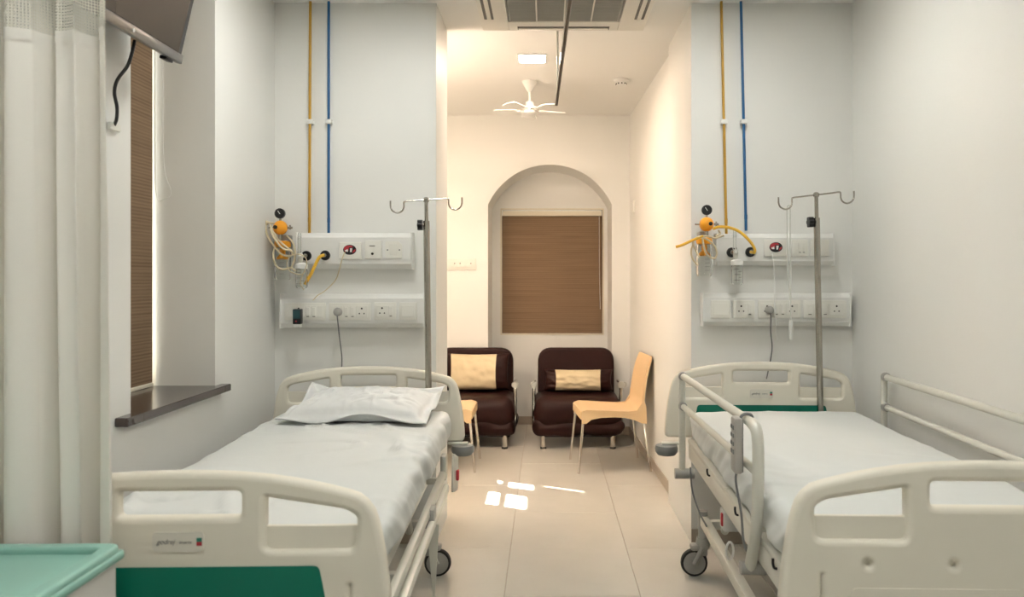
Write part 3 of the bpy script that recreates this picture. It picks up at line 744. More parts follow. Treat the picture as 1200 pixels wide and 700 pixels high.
# plugs with cords
def plug(label, px, py, path, group='grey mains plugs'):
    x, z = X(px), Z(py); o = (x, PF-0.014, z)
    r = thing('mains_plug', label, 'plug', o, 0, group)
    B().lathe([(0.021, 0), (0.022, 0.02), (0.017, 0.036), (0.012, 0.040), (0.003, 0.041)], (0, 0.0, 0), '-Y', 18).build('plug_body', 'mid_grey_plastic', r)
    pts = [(0, -0.028, -0.012)] + [(X(a)-x, -0.02+d, Z(b_)-z) for a, b_, d in path]
    B().tube(pts, 0.0034, 6, 6).build('cord', 'grey_plastic', r)
plug('grey mains plug whose cord drops straight behind the pillow bed headboard', 397.5, 365.5, [(398, 375, -0.004), (398, 395, 0.03), (399, 420, 0.06), (398, 445, 0.06)])
plug('grey mains plug whose cord slants behind the bare bed headboard', 900, 363.5, [(901, 373, -0.004), (903, 390, 0.03), (906, 412, 0.055), (900, 445, 0.06)])
# small device plugged in on the left trunking
o = (X(351.3), PF-0.014, Z(380)); r = thing('plug_in_device', 'small black and teal plug-in device on power trunking', 'device', o)
B().box(X(346.8), X(356), PF-0.055, PF-0.013, Z(379.5), Z(362), 0.004).build('body', 'black_plastic', r, origin=o)
B().box(X(347.3), X(355.5), PF-0.057, PF-0.05, Z(373), Z(363), 0.001).build('label_face', 'teal_label', r, origin=o, smooth=0)
B().cyl((X(351), PF-0.0565, Z(376)), (X(351), PF-0.054, Z(376)), 0.004).build('indicator', 'print_red', r, origin=o)
B().box(X(347.8), X(355), PF-0.05, PF-0.018, Z(383.2), Z(379.4), 0.002).build('base_cap', 'white_plastic', r, origin=o)

# call cords hanging from the call stations
def cord(label, pts, m='cream_rubber', rad=0.0028, name='call_cord', cat='cord', group=None):
    P = [Vector(p) for p in pts]; o = P[-1]
    w = B(); w.tube(P, rad, 6, 6); return w.build(name, m, None, origin=tuple(o), label=label, cat=cat, group=group)
cord('thin white cord trailing from the call station behind the pillow bed', [(X(405), PF-0.016, Z(296)), (X(403), PF-0.03, Z(303)), (X(399), PF-0.03, Z(318)), (X(394), PF-0.02, Z(329)), (X(382), PF-0.02, Z(341)), (X(374), PF-0.02, Z(346)), (X(368), PF-0.02, Z(352))], 'cream_rubber')
cord('thin white cord hanging from the call station beside the bare wall', [(X(903.5), PF-0.016, Z(296)), (X(904), PF-0.03, Z(305)), (X(906), PF-0.03, Z(330)), (X(906), PF-0.03, Z(360)), (X(908), PF-0.025, Z(385)), (X(911), PF-0.01, Z(400))], 'white_plastic')
# drip tubing on the right pole
dY = 3.83
def D(px, py, d=0): q = at(px, py, dY+d); return (q.x, q.y, q.z)
o = D(926, 396); r = thing('drip_line', 'clear drip tubing looped from the left hook of the pole', 'drip line', o)
w = B(); w.tube([D(925.5, 400-5, 0), D(926.5, 370), D(926.5, 320), D(926, 270), D(926, 245), D(924.5, 241), D(922.5, 245), D(922.5, 270), D(923.5, 320), D(926, 352)], 0.0032, 6, 5); w.build('tube', 'translucent_tube', r, origin=o)
B().lathe([(0.004, 0), (0.009, 0.01), (0.010, 0.085), (0.006, 0.10)], D(926.8, 399), 'Z', 12).build('drip_chamber', 'white_plastic', r, origin=o)

# gas pipes
def pipe(label, px, pxt, m, pb):
    x, xt = X(px)*WY/PF*0.995, X(pxt)*WY/PF*0.995; zb = Z(pb); o = (x, WY-0.025, zb)
    r = thing('gas_pipe', label, 'pipe', o, 0, 'medical gas pipes')
    B().cyl((x, WY-0.025, zb), (xt, WY-0.025, CEIL), 0.0072, 14).build('pipe', m, r, origin=o)
    zt = 1.4+182*WY/900
    k = (zt-zb)/(CEIL-zb); xm = x+(xt-x)*k
    B().box(xm-0.016, xm+0.016, WY-0.040, WY, zt-0.012, zt+0.012, 0.004).build('saddle_clip', 'white_plastic', r, origin=o)
    B().lathe([(0.0082, -0.012), (0.0082, 0.012)], (x+(xt-x)*0.05, WY-0.025, zb+0.06*(CEIL-zb)), 'Z', 12).build('coupling', m, r, origin=o)
pipe('yellow gas pipe running up the wall behind the pillow bed', 363, 364, 'pipe_yellow', 274)
pipe('blue gas pipe running up the wall behind the pillow bed', 385.5, 385.5, 'pipe_blue', 274)
pipe('yellow gas pipe running up the wall behind the bare bed', 851, 845, 'pipe_yellow', 275)
pipe('blue gas pipe running up the wall behind the bare bed', 874, 868, 'pipe_blue', 270)

# suction regulators
GY = 3.955
def G(px, py, d=0): q = at(px, py, GY+d); return (q.x, q.y, q.z)
def regulator(label, bx, by, flip):
    o = G(bx, by+60); o = (o[0], WY, o[2])
    r = thing('suction_regulator', label, 'regulator', o, 0, 'orange suction regulators')
    c = G(bx, by)
    q = B().sphere(c, 0.0375, (1, 0.85, 1)).build('regulator_ball', 'orange_plastic', r, origin=o)
    B().lathe([(0.010, 0), (0.010, 0.008), (0.006, 0.010)], (c[0]+0.014*flip, c[1]-0.030, c[2]+0.001), '-Y', 14).build('knob', 'black_plastic', q, origin=o)
    w = B(); w.cyl((c[0], c[1], c[2]+0.03), (c[0], c[1], c[2]+0.055), 0.006); w.cyl((c[0]+0.03, c[1], c[2]), (c[0]+0.062, c[1], c[2]), 0.006); w.cyl((c[0]+0.05, c[1], c[2]-0.01), (c[0]+0.05, c[1], c[2]+0.014), 0.004); w.cyl((c[0]-0.03, c[1], c[2]), (c[0]-0.06, c[1], c[2]), 0.004)
    w.cyl((c[0], c[1], c[2]-0.03), (c[0], c[1], c[2]-0.065), 0.010); w.cyl((c[0], c[1]+0.02, c[2]), (c[0], WY, c[2]), 0.008)
    w.build('fitting', 'steel', r, origin=o)
    g = (c[0], c[1]+0.006, c[2]+0.073)
    ga = B().lathe([(0.02, 0), (0.0265, 0.003), (0.0265, 0.018), (0.0235, 0.021), (0.0235, 0.017), (0.003, 0.017)], g, '-Y', 22).build('gauge', 'black_plastic', r, origin=o)
    B().lathe([(0.022, 0), (0.022, 0.001)], (g[0], g[1]-0.0165, g[2]), '-Y', 20).build('dial', 'black_plastic', ga, origin=o)
    B().box(-0.0015, 0.0015, -0.001, 0, -0.004, 0.016, M=Matrix.Translation((g[0], g[1]-0.018, g[2])) @ Matrix.Rotation(-0.6, 4, 'Y')).build('needle', 'white_plastic', ga, origin=o)
    # trap lid, cone and jar
    lid = (c[0]+0.012*(-flip), c[1], c[2]-0.085)
    B().lathe([(0.02, 0.018), (0.040, 0.014), (0.042, -0.006), (0.038, -0.016), (0.012, -0.020)], lid, 'Z', 22).build('trap_lid', 'orange_plastic', r, origin=o)
    B().lathe([(0.012, 0), (0.016, -0.01), (0.014, -0.03), (0.032, -0.050), (0.034, -0.058)], (lid[0], lid[1], lid[2]-0.02), 'Z', 20).build('float_cone', 'orange_plastic', r, origin=o)
    jz = lid[2]-0.018
    B().lathe([(0.037, 0), (0.040, -0.01), (0.040, -0.155), (0.036, -0.165), (0.033, -0.165), (0.033, -0.160), (0.0365, -0.152), (0.0365, -0.01), (0.034, 0)], (lid[0], lid[1], jz), 'Z', 24).build('jar', 'clear_plastic', r, origin=o)
    w = B()
    for k in range(5): w.box(lid[0]-0.004, lid[0]+0.02, lid[1]-0.0408, lid[1]-0.0395, jz-0.06-k*0.019, jz-0.058-k*0.019)
    w.build('jar_scale', 'mid_grey_plastic', r, origin=o, smooth=0)
    B().box(lid[0]-0.02, lid[0]+0.02, lid[1]+0.03, WY, lid[2]-0.02, lid[2]+0.05, 0.004).build('wall_bracket', 'mid_grey_plastic', r, origin=o)
    return r, o
r, o = regulator('orange suction regulator wrapped in cream tubing, in the corner by the left wall', 328.5, 267, -1)
w = B()
w.tube([G(322, 262, -0.02), G(312, 262, -0.03), G(313, 275, -0.04), G(320, 287, -0.05), G(330, 298, -0.055), G(340, 300, -0.05), G(343, 296, -0.045), G(336, 290, -0.05), G(327, 282, -0.055), G(320, 272, -0.05), G(317, 264, -0.03)], 0.0052, 8, 6)
w.tube([G(317, 268, -0.045), G(322, 280, -0.06), G(331, 291, -0.065), G(341, 294, -0.06)], 0.0052, 8, 6)
w.tube([G(322, 290, -0.04), G(320, 300, -0.05), G(324, 312, -0.055), G(332, 316, -0.055), G(341, 314, -0.05), G(346, 318, -0.05)], 0.0052, 8, 6)
w.tube([G(336, 276, -0.03), G(343, 284, -0.045), G(346, 296, -0.05), G(344, 308, -0.05), G(341, 314, -0.05)], 0.0045, 8, 6)
w.build('tubing', 'cream_rubber', r, origin=o)
B().cyl(G(307, 259, -0.03), G(314, 262, -0.03), 0.011).build('tube_connector', 'cream_rubber', r, origin=o)
r, o = regulator('orange suction regulator with tied tubing, on the wall by the far room opening', 828, 263, 1)
w = B()
w.tube([G(848, 276, -0.05), G(838, 279, -0.06), G(828, 277, -0.065), G(818, 278, -0.06), G(812, 284, -0.05), G(816, 295, -0.045), G(820, 302, -0.05)], 0.0052, 8, 6)
w.tube([G(823, 278, -0.07), G(825, 290, -0.07), G(829, 299, -0.07), G(837, 303, -0.065), G(840, 297, -0.065), G(837, 288, -0.065), G(829, 281, -0.075), G(821, 278, -0.075), G(815, 280, -0.07)], 0.0052, 8, 6)
w.tube([G(842, 270, -0.04), G(844, 274, -0.05), G(838, 277, -0.06)], 0.0052, 8, 6)
w.tube([G(813, 284, -0.05), G(810, 294, -0.04), G(812, 304, -0.04), G(818, 311, -0.04)], 0.0045, 8, 6)
w.build('tubing', 'cream_rubber', r, origin=o)
B().tube([G(792, 289.5, -0.06), G(800, 287, -0.065), G(812, 281.5, -0.07), G(824, 277, -0.075)], 0.0070, 10, 6).build('tube_end', 'yellow_rubber', r, origin=o)
B().tube([G(836, 268, -0.035), G(843, 266, -0.06), G(855, 267, -0.075), G(867, 272, -0.08), G(878, 282, -0.08), G(884, 291, -0.07), G(884, 296, -0.055), G(880, 295.6, -0.01)], 0.0075, 10, 6).build('supply_tube', 'yellow_rubber', r, origin=o)

# flowmeters with humidifier bottles
def flowmeter(label, px, py):
    o = G(px, py+40, -0.02); o = (o[0], o[1], o[2])
    r = thing('oxygen_flowmeter', label, 'flowmeter', o, 0, 'oxygen flowmeters')
    def H(dx, dy, d=-0.035): return G(px+dx, py+dy, d)
    w = B(); w.cyl((X(px+4.5 if px < 400 else px-1), PF-0.03, Z(py)), H(0, 0), 0.008); w.lathe([(0.008, 0.02), (0.013, 0.012), (0.013, -0.012), (0.009, -0.03), (0.006, -0.06)], H(0, 0), 'Z', 16); w.sphere((H(0, 0)[0], H(0, 0)[1]-0.012, H(0, 0)[2]), 0.010)
    w.build('valve_body', 'alu', r, origin=o)
    top = H(-1, -4); B().lathe([(0.010, 0), (0.010, 0.095), (0.006, 0.105), (0.006, 0.0)], top, 'Z', 14).build('flow_tube', 'clear_plastic', r, origin=o)
    cp = H(1.5, 11.5); B().lathe([(0.012, 0.020), (0.026, 0.014), (0.030, 0.010), (0.030, -0.010), (0.026, -0.012)], cp, 'Z', 20).build('bottle_cap', 'white_plastic', r, origin=o)
    bz = cp[2]-0.012
    B().lathe([(0.026, 0), (0.029, -0.008), (0.029, -0.092), (0.024, -0.098), (0.022, -0.095), (0.0265, -0.088), (0.0265, -0.008), (0.024, 0)], (cp[0], cp[1], bz), 'Z', 20).build('bottle', 'clear_plastic', r, origin=o)
    w = B()
    for k, (a, b_) in enumerate(((-0.02, 0.004), (0.0, 0.02), (-0.018, 0.012), (0.002, 0.02), (-0.02, 0.008))): w.box(cp[0]+a, cp[0]+b_, cp[1]-0.0315, cp[1]-0.0295, bz-0.020-k*0.014, bz-0.017-k*0.014)
    w.build('bottle_marks', 'print_grey', r, origin=o, smooth=0)
    B().cyl((cp[0], cp[1], bz), (cp[0], cp[1], bz-0.085), 0.004).build('dip_tube', 'white_plastic', r, origin=o)
flowmeter('oxygen flowmeter with clear humidifier bottle on trunking behind pillow bed', 352, 301)
flowmeter('oxygen flowmeter with clear humidifier bottle on trunking by bare wall', 862, 297)
# yellow hose and thin clear loop on the left
P = [(X(381.5), PF-0.035, Z(299.5)), (X(378), PF-0.055, Z(302)), (X(373), PF-0.06, Z(312)), (X(368), PF-0.055, Z(322)), (X(361), PF-0.05, Z(333))]
w = B(); w.tube(P, 0.0085, 10, 6); w.build('gas_hose', 'yellow_rubber', None, origin=P[-1], label='short yellow hose hanging from a gas outlet by the pillow bed', cat='hose')
cord('thin cream tube looped around the flowmeter beside the left regulator', [G(358, 318, -0.06), G(352, 322, -0.065), G(340, 318, -0.07), G(336, 309, -0.07), G(340, 301, -0.07), G(349, 298, -0.075), G(358, 302, -0.08), G(359, 312, -0.08), G(352, 330, -0.07), G(356, 340, -0.05)], 'cream_rubber', 0.0026, 'oxygen_tube', 'tube')

# ------------------------------------------------------------------ far room furniture
def sofa(label, x, arm_extra):
    r = thing('sofa_chair', label, 'armchair', (x, 6.55, 0), 0, 'brown folding sofa chairs')
    def fn(p, nr): return nr*(0.010*noise.noise(Vector((p.x*7+x*9, p.y*5, p.z*9)))) + Vector((0, 0, -0.010*max(0, nr.z)*(1-min(1, abs(p.x)/0.3))))
    def fn2(p, nr): return nr*(0.022*noise.noise(Vector((p.x*9+x*5, p.y*5, p.z*16+4))))
    B().rbox(0, -0.005, 0.292, 0.735, 0.61, 0.262, 0.105, (14, 10, 4), fn).build('seat_cushion', 'leather', r, smooth=180)
    B().rbox(0, -0.004, 0.172, 0.752, 0.605, 0.132, 0.065, (16, 10, 3), fn2).build('folded_cushion', 'leather', r, smooth=180)
    w = B(); poly = round_poly([(-0.332, 0), (0.332, 0), (0.332, 0.43), (-0.332, 0.43)], [0.03, 0.03, 0.105, 0.105], 8)
    me = curve_plate([[(px*0.93, pz*0.93+0.015) for px, pz in poly]], 0.035, 0.026, 4)
    w.mesh(me, Matrix.Translation((0, 0.22, 0.345)) @ Matrix.Rotation(math.radians(-6), 4, 'X'))
    w.build('backrest', 'leather', r, smooth=50)
    for s in (-1, 1):
        w = B(); ax = s*0.365
        w.tube([(ax, -0.10, 0.18), (ax, -0.10, 0.44), (ax, -0.10, 0.495), (ax, -0.07, 0.505), (ax, 0.15, 0.505)], 0.014, 10, 5)
        a = w.build('arm_tube', 'chrome', r)
        B().lathe([(0.01, -0.012), (0.027, -0.010), (0.030, 0.0), (0.027, 0.012), (0.01, 0.014)], (ax, -0.115, 0.505), '-Y', 18).build('arm_cap', 'alu', a)
        if arm_extra and s > 0:
            B().lathe([(0.01, -0.01), (0.024, -0.008), (0.024, 0.01), (0.01, 0.012)], (ax+0.035, -0.05, 0.50), '-Y', 16).build('arm_joint', 'alu', a)
    for sx in (-1, 1):
        for yy in (-0.25, 0.24):
            lg = B().cyl((sx*0.285, yy, 0.012), (sx*0.285, yy, 0.13), 0.023).build('leg', 'chrome', r)
            B().lathe([(0.025, 0), (0.025, 0.016)], (sx*0.285, yy, 0), 'Z', 14).build('foot_cap', 'rubber', lg)
    B().box(-0.30, 0.30, -0.27, 0.26, 0.098, 0.112, 0.003).build('under_frame', 'black_plastic', r)
    return r
sofa('dark brown leather sofa chair holding an upright cream pillow', -0.625, False)
sofa('dark brown leather sofa chair holding a low cream bolster', 0.262, True)
# cushions
def soft(u, h=0.4): return max(0, 1-abs(u)**2.4)**h
def cushion(name, label, loc, W, H, T, cream, tilt, cat):
    """pillow standing on the seat: cream centre band, dark leather ends"""
    r = thing(name, label, cat, loc); r.rotation_euler = (tilt, 0, 0)
    def pt(u, v, s):
        t = T*(soft(u, 0.5)*soft(v, 0.55))
        wr = noise.noise(Vector((u*3+loc[0]*7, v*3, s)))*0.014+noise.noise(Vector((u*7+v*3, v*6, s+5)))*0.007
        sx = 1-0.05*(1-abs(u))*0; pinch = 1-0.06*(1-v*v)*abs(u)
        return Vector((u*W*pinch, s*(t/2+wr*soft(u)*soft(v))-T/2, (v+1)*H/2*(1-0.04*(1-u*u))))
    def band(nm, m, u0, u1, par):
        w = B(); b = w.bm; n, k = max(4, int(24*(u1-u0))), 20
        gs = []
        for s in (-1, 1):
            gs.append([[b.verts.new(pt(u0+(u1-u0)*i/n, -1+2*j/k, s)) for i in range(n+1)] for j in range(k+1)])
            g = gs[-1]
            for j in range(k):
                for i in range(n):
                    f = (g[j][i], g[j][i+1], g[j+1][i+1], g[j+1][i]); b.faces.new(f if s < 0 else f[::-1])
        bmesh.ops.remove_doubles(b, verts=b.verts, dist=0.0004)
        return w.build(nm, m, par, smooth=180)
    c0, c1 = cream
    band('cover', 'cream_fabric', c0, c1, r)
    if c0 > -1: band('leather_end', 'leather', -1, c0, r)
    if c1 < 1: band('leather_end', 'leather', c1, 1, r)
    return r
cushion('upright_cushion', 'square cream pillow with dark leather side, standing on sofa', (-0.60, 6.68, 0.425), 0.285, 0.315, 0.13, (-0.80, 0.60), math.radians(-12), 'cushion')
cushion('bolster_cushion', 'low cream bolster with dark brown ends lying on sofa', (0.275, 6.66, 0.425), 0.30, 0.185, 0.15, (-0.66, 0.64), math.radians(-6), 'cushion')

# moulded plastic chairs
def plastic_chair(label, loc, rz):
    r = thing('plastic_chair', label, 'chair', loc, rz, 'tan moulded chairs')
    # local: front is -x, back +x ; side profile (x, z) swept over y with a curve
    prof = [(-0.245, 0.425), (-0.235, 0.448), (-0.20, 0.458), (-0.10, 0.452), (0.0, 0.444), (0.10, 0.438), (0.165, 0.445), (0.195, 0.475), (0.205, 0.53), (0.212, 0.60), (0.225, 0.68), (0.245, 0.76), (0.262, 0.81), (0.268, 0.832)]
    def hw_(i): return [0.205, 0.212, 0.218, 0.222, 0.222, 0.22, 0.215, 0.21, 0.207, 0.205, 0.203, 0.198, 0.188, 0.17][i]
    def sweep(prof, thick, NY_=14):
        w = B(); b = w.bm; n = len(prof); rows = []
        for side in (0, 1):
            g = []
            for i, (x, z) in enumerate(prof):
                a = Vector((prof[max(0, i-1)][0], prof[max(0, i-1)][1])); c = Vector((prof[min(n-1, i+1)][0], prof[min(n-1, i+1)][1])); t = (c-a).normalized(); nn = Vector((-t.y, t.x))
                row = []
                for j in range(NY_+1):
                    v = -1+2*j/NY_; y = v*hw_(i)
                    dish = 0.014*(1-v*v)
                    p = Vector((x, z))-nn*dish-nn*(thick if side else 0)
                    if i > 7: p = p+Vector((0.0, 0))
                    row.append(b.verts.new((p.x, y, p.y)))
                g.append(row)
            rows.append(g)
            for i in range(n-1):
                for j in range(NY_):
                    f = (g[i][j], g[i+1][j], g[i+1][j+1], g[i][j+1]); b.faces.new(f if side else f[::-1])
        A, D_ = rows
        for i in range(n-1):
            for j in (0, NY_): b.faces.new((A[i][j], A[i+1][j], D_[i+1][j], D_[i][j]) if j else (A[i+1][j], A[i][j], D_[i][j], D_[i+1][j]))
        for i in (0, n-1):
            for j in range(NY_): b.faces.new((A[i][j], A[i][j+1], D_[i][j+1], D_[i][j]))
        bmesh.ops.recalc_face_normals(b, faces=b.faces)
        return w
    sweep(prof, 0.016).build('shell', 'tan_plastic', r, smooth=50)
    # side skirts that arch between the legs
    for s in (-1, 1):
        top = [(-0.235, 0.447), (-0.10, 0.452), (0.0, 0.446), (0.10, 0.440), (0.165, 0.447), (0.20, 0.50), (0.205, 0.55)]
        bot = [(0.232, 0.47), (0.236, 0.35), (0.20, 0.352), (0.15, 0.375), (0.08, 0.395), (0.0, 0.40), (-0.10, 0.398), (-0.17, 0.385), (-0.205, 0.358), (-0.238, 0.356)]
        w = B(); w.prism(top+bot, s*0.205-0.007, s*0.205+0.007); w.build('side_skirt', 'tan_plastic', r, smooth=30)
    w = B(); w.box(-0.245, -0.232, -0.205, 0.205, 0.385, 0.445, 0.004); w.build('front_skirt', 'tan_plastic', r)
    for s in (-1, 1):
        B().tube([(-0.225, s*0.19, 0.40), (-0.262, s*0.215, 0.004)], 0.0105, 10).build('leg', 'chrome', r)
        B().tube([(0.215, s*0.19, 0.40), (0.262, s*0.215, 0.004)], 0.0105, 10).build('leg', 'chrome', r)
    return r
plastic_chair('tan moulded plastic chair with slim metal legs against the far right wall', (0.470, 5.72, 0), math.radians(6))
plastic_chair('tan moulded plastic chair half hidden behind the pillow bed headboard', (-0.775, 5.72, 0), PI)

# switchboard and thermostat on the far walls
o = (at(541, 310, BY).x, BY, at(541, 310, BY).z)
r = thing('switchboard', 'small cream switchboard on the far wall beside the arched niche', 'switch', o)
B().box(-0.13, 0.13, -0.012, 0, -0.05, 0.05, 0.004).build('plate', 'plate_plastic', r)
for k in range(4): B().box(-0.105+k*0.053, -0.06+k*0.053, -0.0165, -0.011, -0.03, 0.03, 0.003).build('rocker', 'plate_plastic', r)
w = B()
for k in (0, 1, 3): w.cyl((-0.06+k*0.048, -0.0175, 0.008), (-0.06+k*0.048, -0.016, 0.008), 0.005, 10)
w.build('socket_holes', 'hole_dark', r)
o = (0.757, 6.55, at(746, 243, 6.6).z)
r = thing('thermostat', 'tiny white wall control by the far corner', 'switch', o)
B().box(-0.018, 0.002, -0.03, 0.03, -0.05, 0.05, 0.004).build('body', 'plate_plastic', r); B().box(-0.021, -0.017, -0.015, 0.015, -0.02, 0.02, 0.002).build('button', 'white_plastic', r)

# ------------------------------------------------------------------ ceiling things
o = (0.098, 3.95, CEIL)
r = thing('ceiling_air_conditioner', 'white ceiling cassette air conditioner with grey grille', 'air conditioner', o)
H = 0.46; w = B(); z0 = -0.03
# panel ring with four slots
w.box(-H, -0.31, -H, H, z0, 0, 0.004); w.box(0.31, H, -H, H, z0, 0, 0.004); w.box(-0.31, 0.31, -H, -0.31, z0, 0, 0.004); w.box(-0.31, 0.31, 0.31, H, z0, 0, 0.004)
w.build('panel', 'ac_white', r)
w = B(); w.box(-0.305, 0.305, -0.305, 0.305, -0.022, 0, 0.003); gr = w.build('grille', 'ac_grille', r)
w = B()
for k in range(34): yy = -0.295+k*0.0178; w.box(-0.295, 0.295, yy, yy+0.008, -0.028, -0.021)
w.build('grille_slats', 'ac_grille', gr, smooth=0, kind='stuff')
w = B()
for k in (-0.15, 0.0, 0.15): w.box(k-0.004, k+0.004, -0.3, 0.3, -0.031, -0.022)
w.build('grille_rib', 'ac_white', gr, smooth=0)
for k in range(4):
    M = Matrix.Rotation(k*PI/2, 4, 'Z')
    fl_ = B().box(-0.26, 0.26, 0.385, 0.437, -0.033, -0.028, 0.002, 1, M).build('air_slot', 'ac_dark', r)
    B().box(-0.255, 0.255, 0.397, 0.420, -0.038, -0.034, 0.002, 1, M).build('louvre_flap', 'ac_white', fl_)
o = (0.1, 2.3, 2.46)
r = thing('curtain_track', 'thin dark metal curtain track hung below the ceiling', 'curtain rail', o)
B().box(-0.009, 0.009, -1.6, 2.40, -0.006, 0.018, 0.003, 1, Matrix.Rotation(math.radians(0.9), 4, 'Z')).build('track', 'rail_dark', r)
for yy in (0.2, 2.15):
    B().cyl((-0.0157*yy, yy, 0.018), (-0.0157*yy, yy, CEIL-2.46), 0.006).build('drop_rod', 'alu', r)
    B().lathe([(0.02, 0), (0.02, -0.008), (0.008, -0.02)], (-0.0157*yy, yy, CEIL-2.46), 'Z', 14).build('ceiling_flange', 'white_plastic', r)

def downlight(label, x, y, s, m, group):
    r = thing('ceiling_light', label, 'ceiling light', (x, y, CEIL), 0, group)
    w = B(); e = 0.012
    w.box(-s-e, -s, -s-e, s+e, -0.010, 0); w.box(s, s+e, -s-e, s+e, -0.010, 0); w.box(-s, s, -s-e, -s, -0.010, 0); w.box(-s, s, s, s+e, -0.010, 0)
    w.build('frame', 'white_plastic', r, smooth=0)
    B().box(-s, s, -s, s, -0.006, -0.001).build('diffuser', m, r, smooth=0)
p = at(623.5, 67, 1)
downlight('small square ceiling light in front of the ceiling fan', -0.092, 5.05, 0.085, 'lamp_spot', 'far room lights')
downlight('unseen square ceiling light added behind the bed wall to lift the far room', -1.10, 5.05, 0.15, 'fill_far', 'far room lights')  # extra lamp added out of view for more far room brightness
for (x, y, t) in ((-0.78, 3.15, 'over the pillow bed'), (0.80, 3.15, 'over the bare bed'), (-0.40, 0.9, 'over the bedside locker'), (0.70, 0.9, 'past the foot of the bare bed')):
    downlight('square white ceiling panel light '+t, x, y, 0.12 if y > 2 else 0.185, 'lamp_bed' if y > 2 else 'lamp_ward', 'ward ceiling lights')

# added tube light, hidden behind the bed wall, brightens the niche and far room
o = (-1.12, WY+0.45, 1.98); r = thing('added_tube_light', 'unseen tube light added behind the bed wall to brighten the far room', 'fill light', o)
B().box(-0.62, 0.52, 0, 0.035, -0.025, 0.025, 0.004).build('batten', 'white_plastic', r)
B().cyl((-0.60, 0.055, 0), (0.50, 0.055, 0), 0.015).build('tube', 'fill_tube', r)
for xx in (-0.61, 0.51): B().box(xx-0.012, xx+0.012, 0.03, 0.075, -0.02, 0.02, 0.003).build('lamp_holder', 'white_plastic', r)
# fan
o = (-0.122, 5.66, CEIL)
r = thing('ceiling_fan', 'small white five-blade ceiling fan hanging in the far room', 'fan', o)
B().lathe([(0.055, 0), (0.052, -0.015), (0.018, -0.075), (0.012, -0.08)], (0, 0, 0), 'Z', 20).build('canopy', 'white_plastic', r)
B().cyl((0, 0, -0.17), (0, 0, -0.06), 0.009).build('down_rod', 'white_plastic', r)
m_ = B().lathe([(0.012, 0.07), (0.030, 0.062), (0.034, 0.03), (0.062, 0.022), (0.068, 0.0), (0.06, -0.022), (0.035, -0.036), (0.005, -0.04)], (0, 0, -0.215), 'Z', 24).build('motor_housing', 'white_plastic', r)
B().lathe([(0.069, 0.006), (0.0705, 0.0), (0.069, -0.006)], (0, 0, -0.215), 'Z', 24).build('trim_ring', 'chrome', m_)
for k in range(5):
    a = math.radians(20+72*k); w = B()
    poly = round_poly([(0.09, -0.035), (0.26, -0.06), (0.285, 0.0), (0.26, 0.06), (0.09, 0.035)], 0.02)
    bb = B(); bb.prism(poly, -0.003, 0.003)
    bmesh.ops.transform(bb.bm, matrix=Matrix.Translation((0, 0, -0.215)) @ Matrix.Rotation(a, 4, 'Z') @ Matrix.Rotation(math.radians(8), 4, 'X') @ Matrix.Rotation(-PI/2, 4, 'X'), verts=bb.bm.verts)
    bl = bb.build('blade', 'white_plastic', r)
    w.tube([(0.055*math.cos(a), 0.055*math.sin(a), -0.215), (0.12*math.cos(a), 0.12*math.sin(a), -0.213)], 0.008, 8); w.build('blade_arm', 'white_plastic', bl)
o = (0.535, 5.45, CEIL)
q = at(728, 93, 1); o = (0.548, 5.6, CEIL)
r = thing('smoke_detector', 'small round white smoke detector on the far room ceiling', 'smoke detector', o)
B().lathe([(0.055, 0), (0.055, -0.015), (0.045, -0.022)], (0, 0, 0), 'Z', 22).build('base', 'white_plastic', r)
B().lathe([(0.040, -0.022), (0.038, -0.045), (0.02, -0.052), (0.005, -0.052)], (0, 0, 0), 'Z', 22).build('head', 'white_plastic', r)
for k in range(10):
    a = 2*PI*k/10; B().box(-0.005, 0.005, -0.002, 0.002, -0.040, -0.032, M=Matrix.Rotation(a, 4, 'Z') @ Matrix.Translation((0, -0.039, 0))).build('vent_slot', 'hole_dark', r, smooth=0)

# ------------------------------------------------------------------ television on the left wall
o = Vector((WL+0.135, 2.35, 2.165))
r = thing('wall_television', 'flat dark television tilted down high on the left wall', 'television', o)
T = Matrix.Rotation(math.radians(13), 4, 'Y')
def tv(w): bmesh.ops.transform(w.bm, matrix=T, verts=w.bm.verts); return w
tv(B().box(-0.035, -0.004, -0.37, 0.38, 0, 0.46, 0.008)).build('casing', 'black_plastic', r)
tv(B().box(-0.005, 0.000, -0.36, 0.345, 0.028, 0.44, 0.001)).build('screen', 'tv_screen', r, smooth=0)
bz = tv(B().box(-0.02, 0.004, -0.37, 0.38, -0.006, 0.027, 0.005)).build('bottom_bezel', 'tv_silver', r)
tv(B().cyl((0.003, 0.05, 0.011), (0.006, 0.05, 0.011), 0.006)).build('power_button', 'white_plastic', bz)
tv(B().box(-0.03, -0.005, 0.285, 0.335, -0.016, -0.004, 0.003)).build('sensor_box', 'black_plastic', bz)
B().box(-0.134, -0.025, -0.04, 0.04, 0.16, 0.28, 0.006).build('wall_mount', 'black_plastic', r)
pts = [(-0.035, 0.135, 0.005), (-0.042, 0.132, -0.035), (-0.056, 0.130, -0.08), (-0.085, 0.125, -0.125), (-0.098, 0.13, -0.165), (-0.098, 0.145, -0.21), (-0.108, 0.16, -0.245), (-0.124, 0.175, -0.262)]
B().tube(pts, 0.0055, 8, 6).build('cable', 'black_plastic', r)
B().box(-0.134, -0.12, 0.15, 0.21, -0.28, -0.255, 0.004).build('cable_outlet', 'plate_plastic', r)

